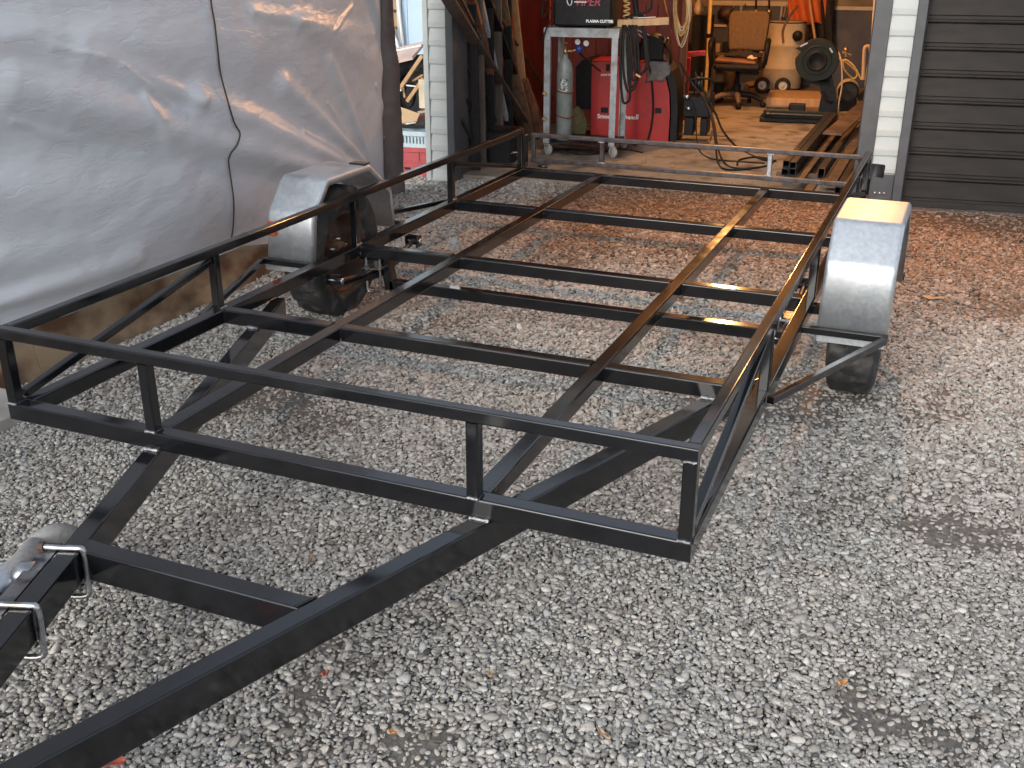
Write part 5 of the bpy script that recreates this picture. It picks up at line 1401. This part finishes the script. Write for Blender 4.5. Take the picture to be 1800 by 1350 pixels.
# things leaning at the right jamb
def rp(name, label, pts, r, m, cat='pipe'):
    tag(MB().tube([wp(*t) for t in pts], r, 10, 4).build(name, m, None, MBLD), label, cat, 'poles by the right jamb')
rp('cream_pole', 'cream pole with black collar standing against the right jamb', [(1528, 160, 3.2), (1534, 80, 3.2), (1541, -20, 3.2)], .022, CREAM, 'pole')
rp('bent_conduit', 'bent pale conduit loop beside the right jamb', [(1517, 140, 3.6), (1519, 95, 3.6), (1521, 83, 3.6), (1528, 82, 3.6), (1530, 90, 3.6)], .018, PINE)
rp('yellow_rod', 'yellow rods bundled at the right jamb', [(1524, 150, 3.0), (1528, 118, 3.0), (1533, 98, 3.0)], .022, YCAB, 'rod')
p = wp(1543, 14, 3.15)
tag(MB().lathe([(.026, -.03), (.03, -.03), (.03, .03), (.026, .03)], p, (.03, 0, 1), 12).build('pole_collar', CASE, None, MBLD), 'black collar round the cream pole top', 'collar') if False else None
rp('black_pipe', 'black pipe end resting by the right jamb above the stock', [(1513, 172, 4.2), (1528, 158, 4.4)], .04, CASE)

# ------------------------------------------------------------------ further small things in the workshop
bset('tool_chest', 'black tool chest on the floor among the leaning tubes', 'tool chest', .10, .33, .62, 1.0, .031, wp(857, 226, .8).z, CASE, .01)
for k, (b_, t_) in enumerate((((868, 276), (824, 120)), ((876, 270), (820, 175)), ((890, 262), (846, 150)), ((858, 282), (822, 240)), ((899, 255), (852, 60)))):
    lean('steel_bar', ['thin dark bar leaning highest in the left corner', 'dark bar leaning over the black tool chest', 'grey bar leaning right of the white rag', 'short dark bar lowest beside the jamb', 'long dark bar among the leaning planks'][k], b_, t_, .7, .022, .022, (STEELD, CASE, STEELD, STEELD, DKW)[k], 'bar')
lean('timber_plank', 'broken plank with splintered end under the pine plank', (944, 240), (921, 150), 1.9, .07, .02, PINE, ext=0)
def can(label, px, py, r_, h_, m):
    p = fp(px, py)
    tag(MB().lathe([(.0001, 0), (r_, 0), (r_ + .002, .006), (r_, .012), (r_, h_ - .01), (r_ + .003, h_), (r_ - .006, h_ - .004), (.0001, h_ - .008)], p, (0, 0, 1), 20).build('paint_can', m, None, MBLD), label, 'can', 'cans on the workshop floor')
can('dented steel paint can behind the chair base', 1302, 172, .07, .16, STEELB)
can('dark oil tin left of the office chair base', 1262, 176, .06, .2, SAWG)
can('brown tin by the back wall', 1282, 158, .08, .22, STEELR)
for k in range(5):
    a, b = fp(1258 + 9 * k, 168 - 3 * k), fp(1285 + 14 * k, 160 - 2 * k)
    plank('timber_offcut', ['short pine offcut behind the chair, nearest the pole', 'brown offcut behind the chair', 'dark offcut behind the chair base', 'pale offcut under the chair star base', 'thin offcut nearest the drum'][k], 'offcut', a + Vector((0, 0, .02)), b + Vector((0, 0, .03 + .03 * (k % 2))), .07, .04, (PINE, OLDW, DKW, PINE, OLDW)[k], group='offcuts behind the chair')
sh_ = bthing('low_bench', 'low timber bench along the back wall behind the chair', 'bench', (1.45, 6.4, .03))
p, q = wp(1246, 120, 6.3), wp(1342, 120, 6.3)
bb(p.x, q.x, 6.3, 6.68, .40, .44, .004).build('top', OLDW, sh_, MBLD)
for u_ in (p.x + .03, q.x - .05):
    bb(u_, u_ + .05, 6.32, 6.37, .031, .399).build('leg', DKW, sh_, MBLD)
for k in range(7):
    u_ = p.x + .05 + k * (q.x - p.x - .12) / 6
    h_ = random.uniform(.06, .18)
    tag(bb(u_, u_ + random.uniform(.06, .10), 6.35, 6.5, .441, .441 + h_, .005).build('parts_box', (CARD, CASE, STEELR, CRATER, CARD, SAWG, CREAM)[k], None, MBLD), ['brown carton at the left end of the low bench', 'black box on the low bench', 'rusty tin box on the low bench', 'red box in the middle of the low bench', 'second brown carton on the low bench', 'green black box on the low bench', 'cream box at the right end of the low bench'][k], 'box', 'boxes on the low bench')
def hang(label, px, py, l, m, k):
    a = wp(px, py, DEPTH - .09)
    t_ = bthing('wall_tool', label, 'tool', a, 'tools on the back wall')
    MB().beam(a, a - Vector((.02 * k, 0, l)), .022, .014).build('shank', m, t_, MBLD)
    MB().box(a - Vector((.02 * k, .01, l)), (.06, .03, .03), Matrix.Rotation(.3 * k, 4, 'Y'), .004).build('head', STEELD, t_, MBLD)
hang('hammer hanging on the back wall left of the vest', 1382, 8, .16, PINE, 1)
hang('long chisel hanging above the office chair', 1310, 6, .20, STEELD, -1)
hang('wrench hanging beside the rusty pulley', 1290, 8, .18, STEELB, 1)
# grit and sawdust on the slab
vs, fs = [], []
for _ in range(2600):
    u_, v_ = random.uniform(.3, 3.0), .17 + 6 * random.random() ** 2.2
    l, w_, t = random.uniform(.003, .014), random.uniform(.002, .007), random.uniform(0, 6.28)
    c, s_ = math.cos(t), math.sin(t); o = len(vs)
    for p_, q_ in ((-l, 0), (0, w_), (l, 0), (0, -w_)):
        vs.append(MBLD @ Vector((u_ + p_ * c - q_ * s_, v_ + p_ * s_ + q_ * c, .0325 + random.uniform(0, .004))))
    fs.append((o, o + 3, o + 2, o + 1))
me = bpy.data.meshes.new('floor_debris'); me.from_pydata([tuple(v) for v in vs], [], fs)
o = link('floor_debris', me, mat('grit', (.05, .035, .025), (.3, .22, .14), rough=.9, scale=60, lo=.4, hi=.6)); o['kind'] = 'stuff'; o['label'] = 'grit and wood chips on the workshop slab'; o['category'] = 'debris'

for k, (px, v_, m_) in enumerate(((821, .40, CASE), (829, .56, DKW), (840, .82, CASE), (850, 1.05, DKW), (864, 1.34, CASE))):
    p = wp(px, 120, v_)
    tag(MB().beam((max(.10, p.x) + .03, v_ - .05, .031), (.085, v_, 2.2), .07, .02, (0, -1, 0), .002).build('upright_board', m_, None, MBLD), ['dark upright board nearest the left jamb', 'brown upright board second from the left jamb', 'dark upright board third from the left jamb', 'dull upright board fourth from the left jamb', 'black upright board fifth from the left jamb'][k], 'board', 'stock leaning on the left garage wall')

tag(MB().tube([hit(706, 340, 2, .014), hit(714, 331, 2, .03), hit(723, 327, 2, .03), hit(731, 325, 2, .014)], .006, 8, 5).build('white_stick', PVC), 'bent white stick on the gravel right of the tarpaulin edge', 'stick')
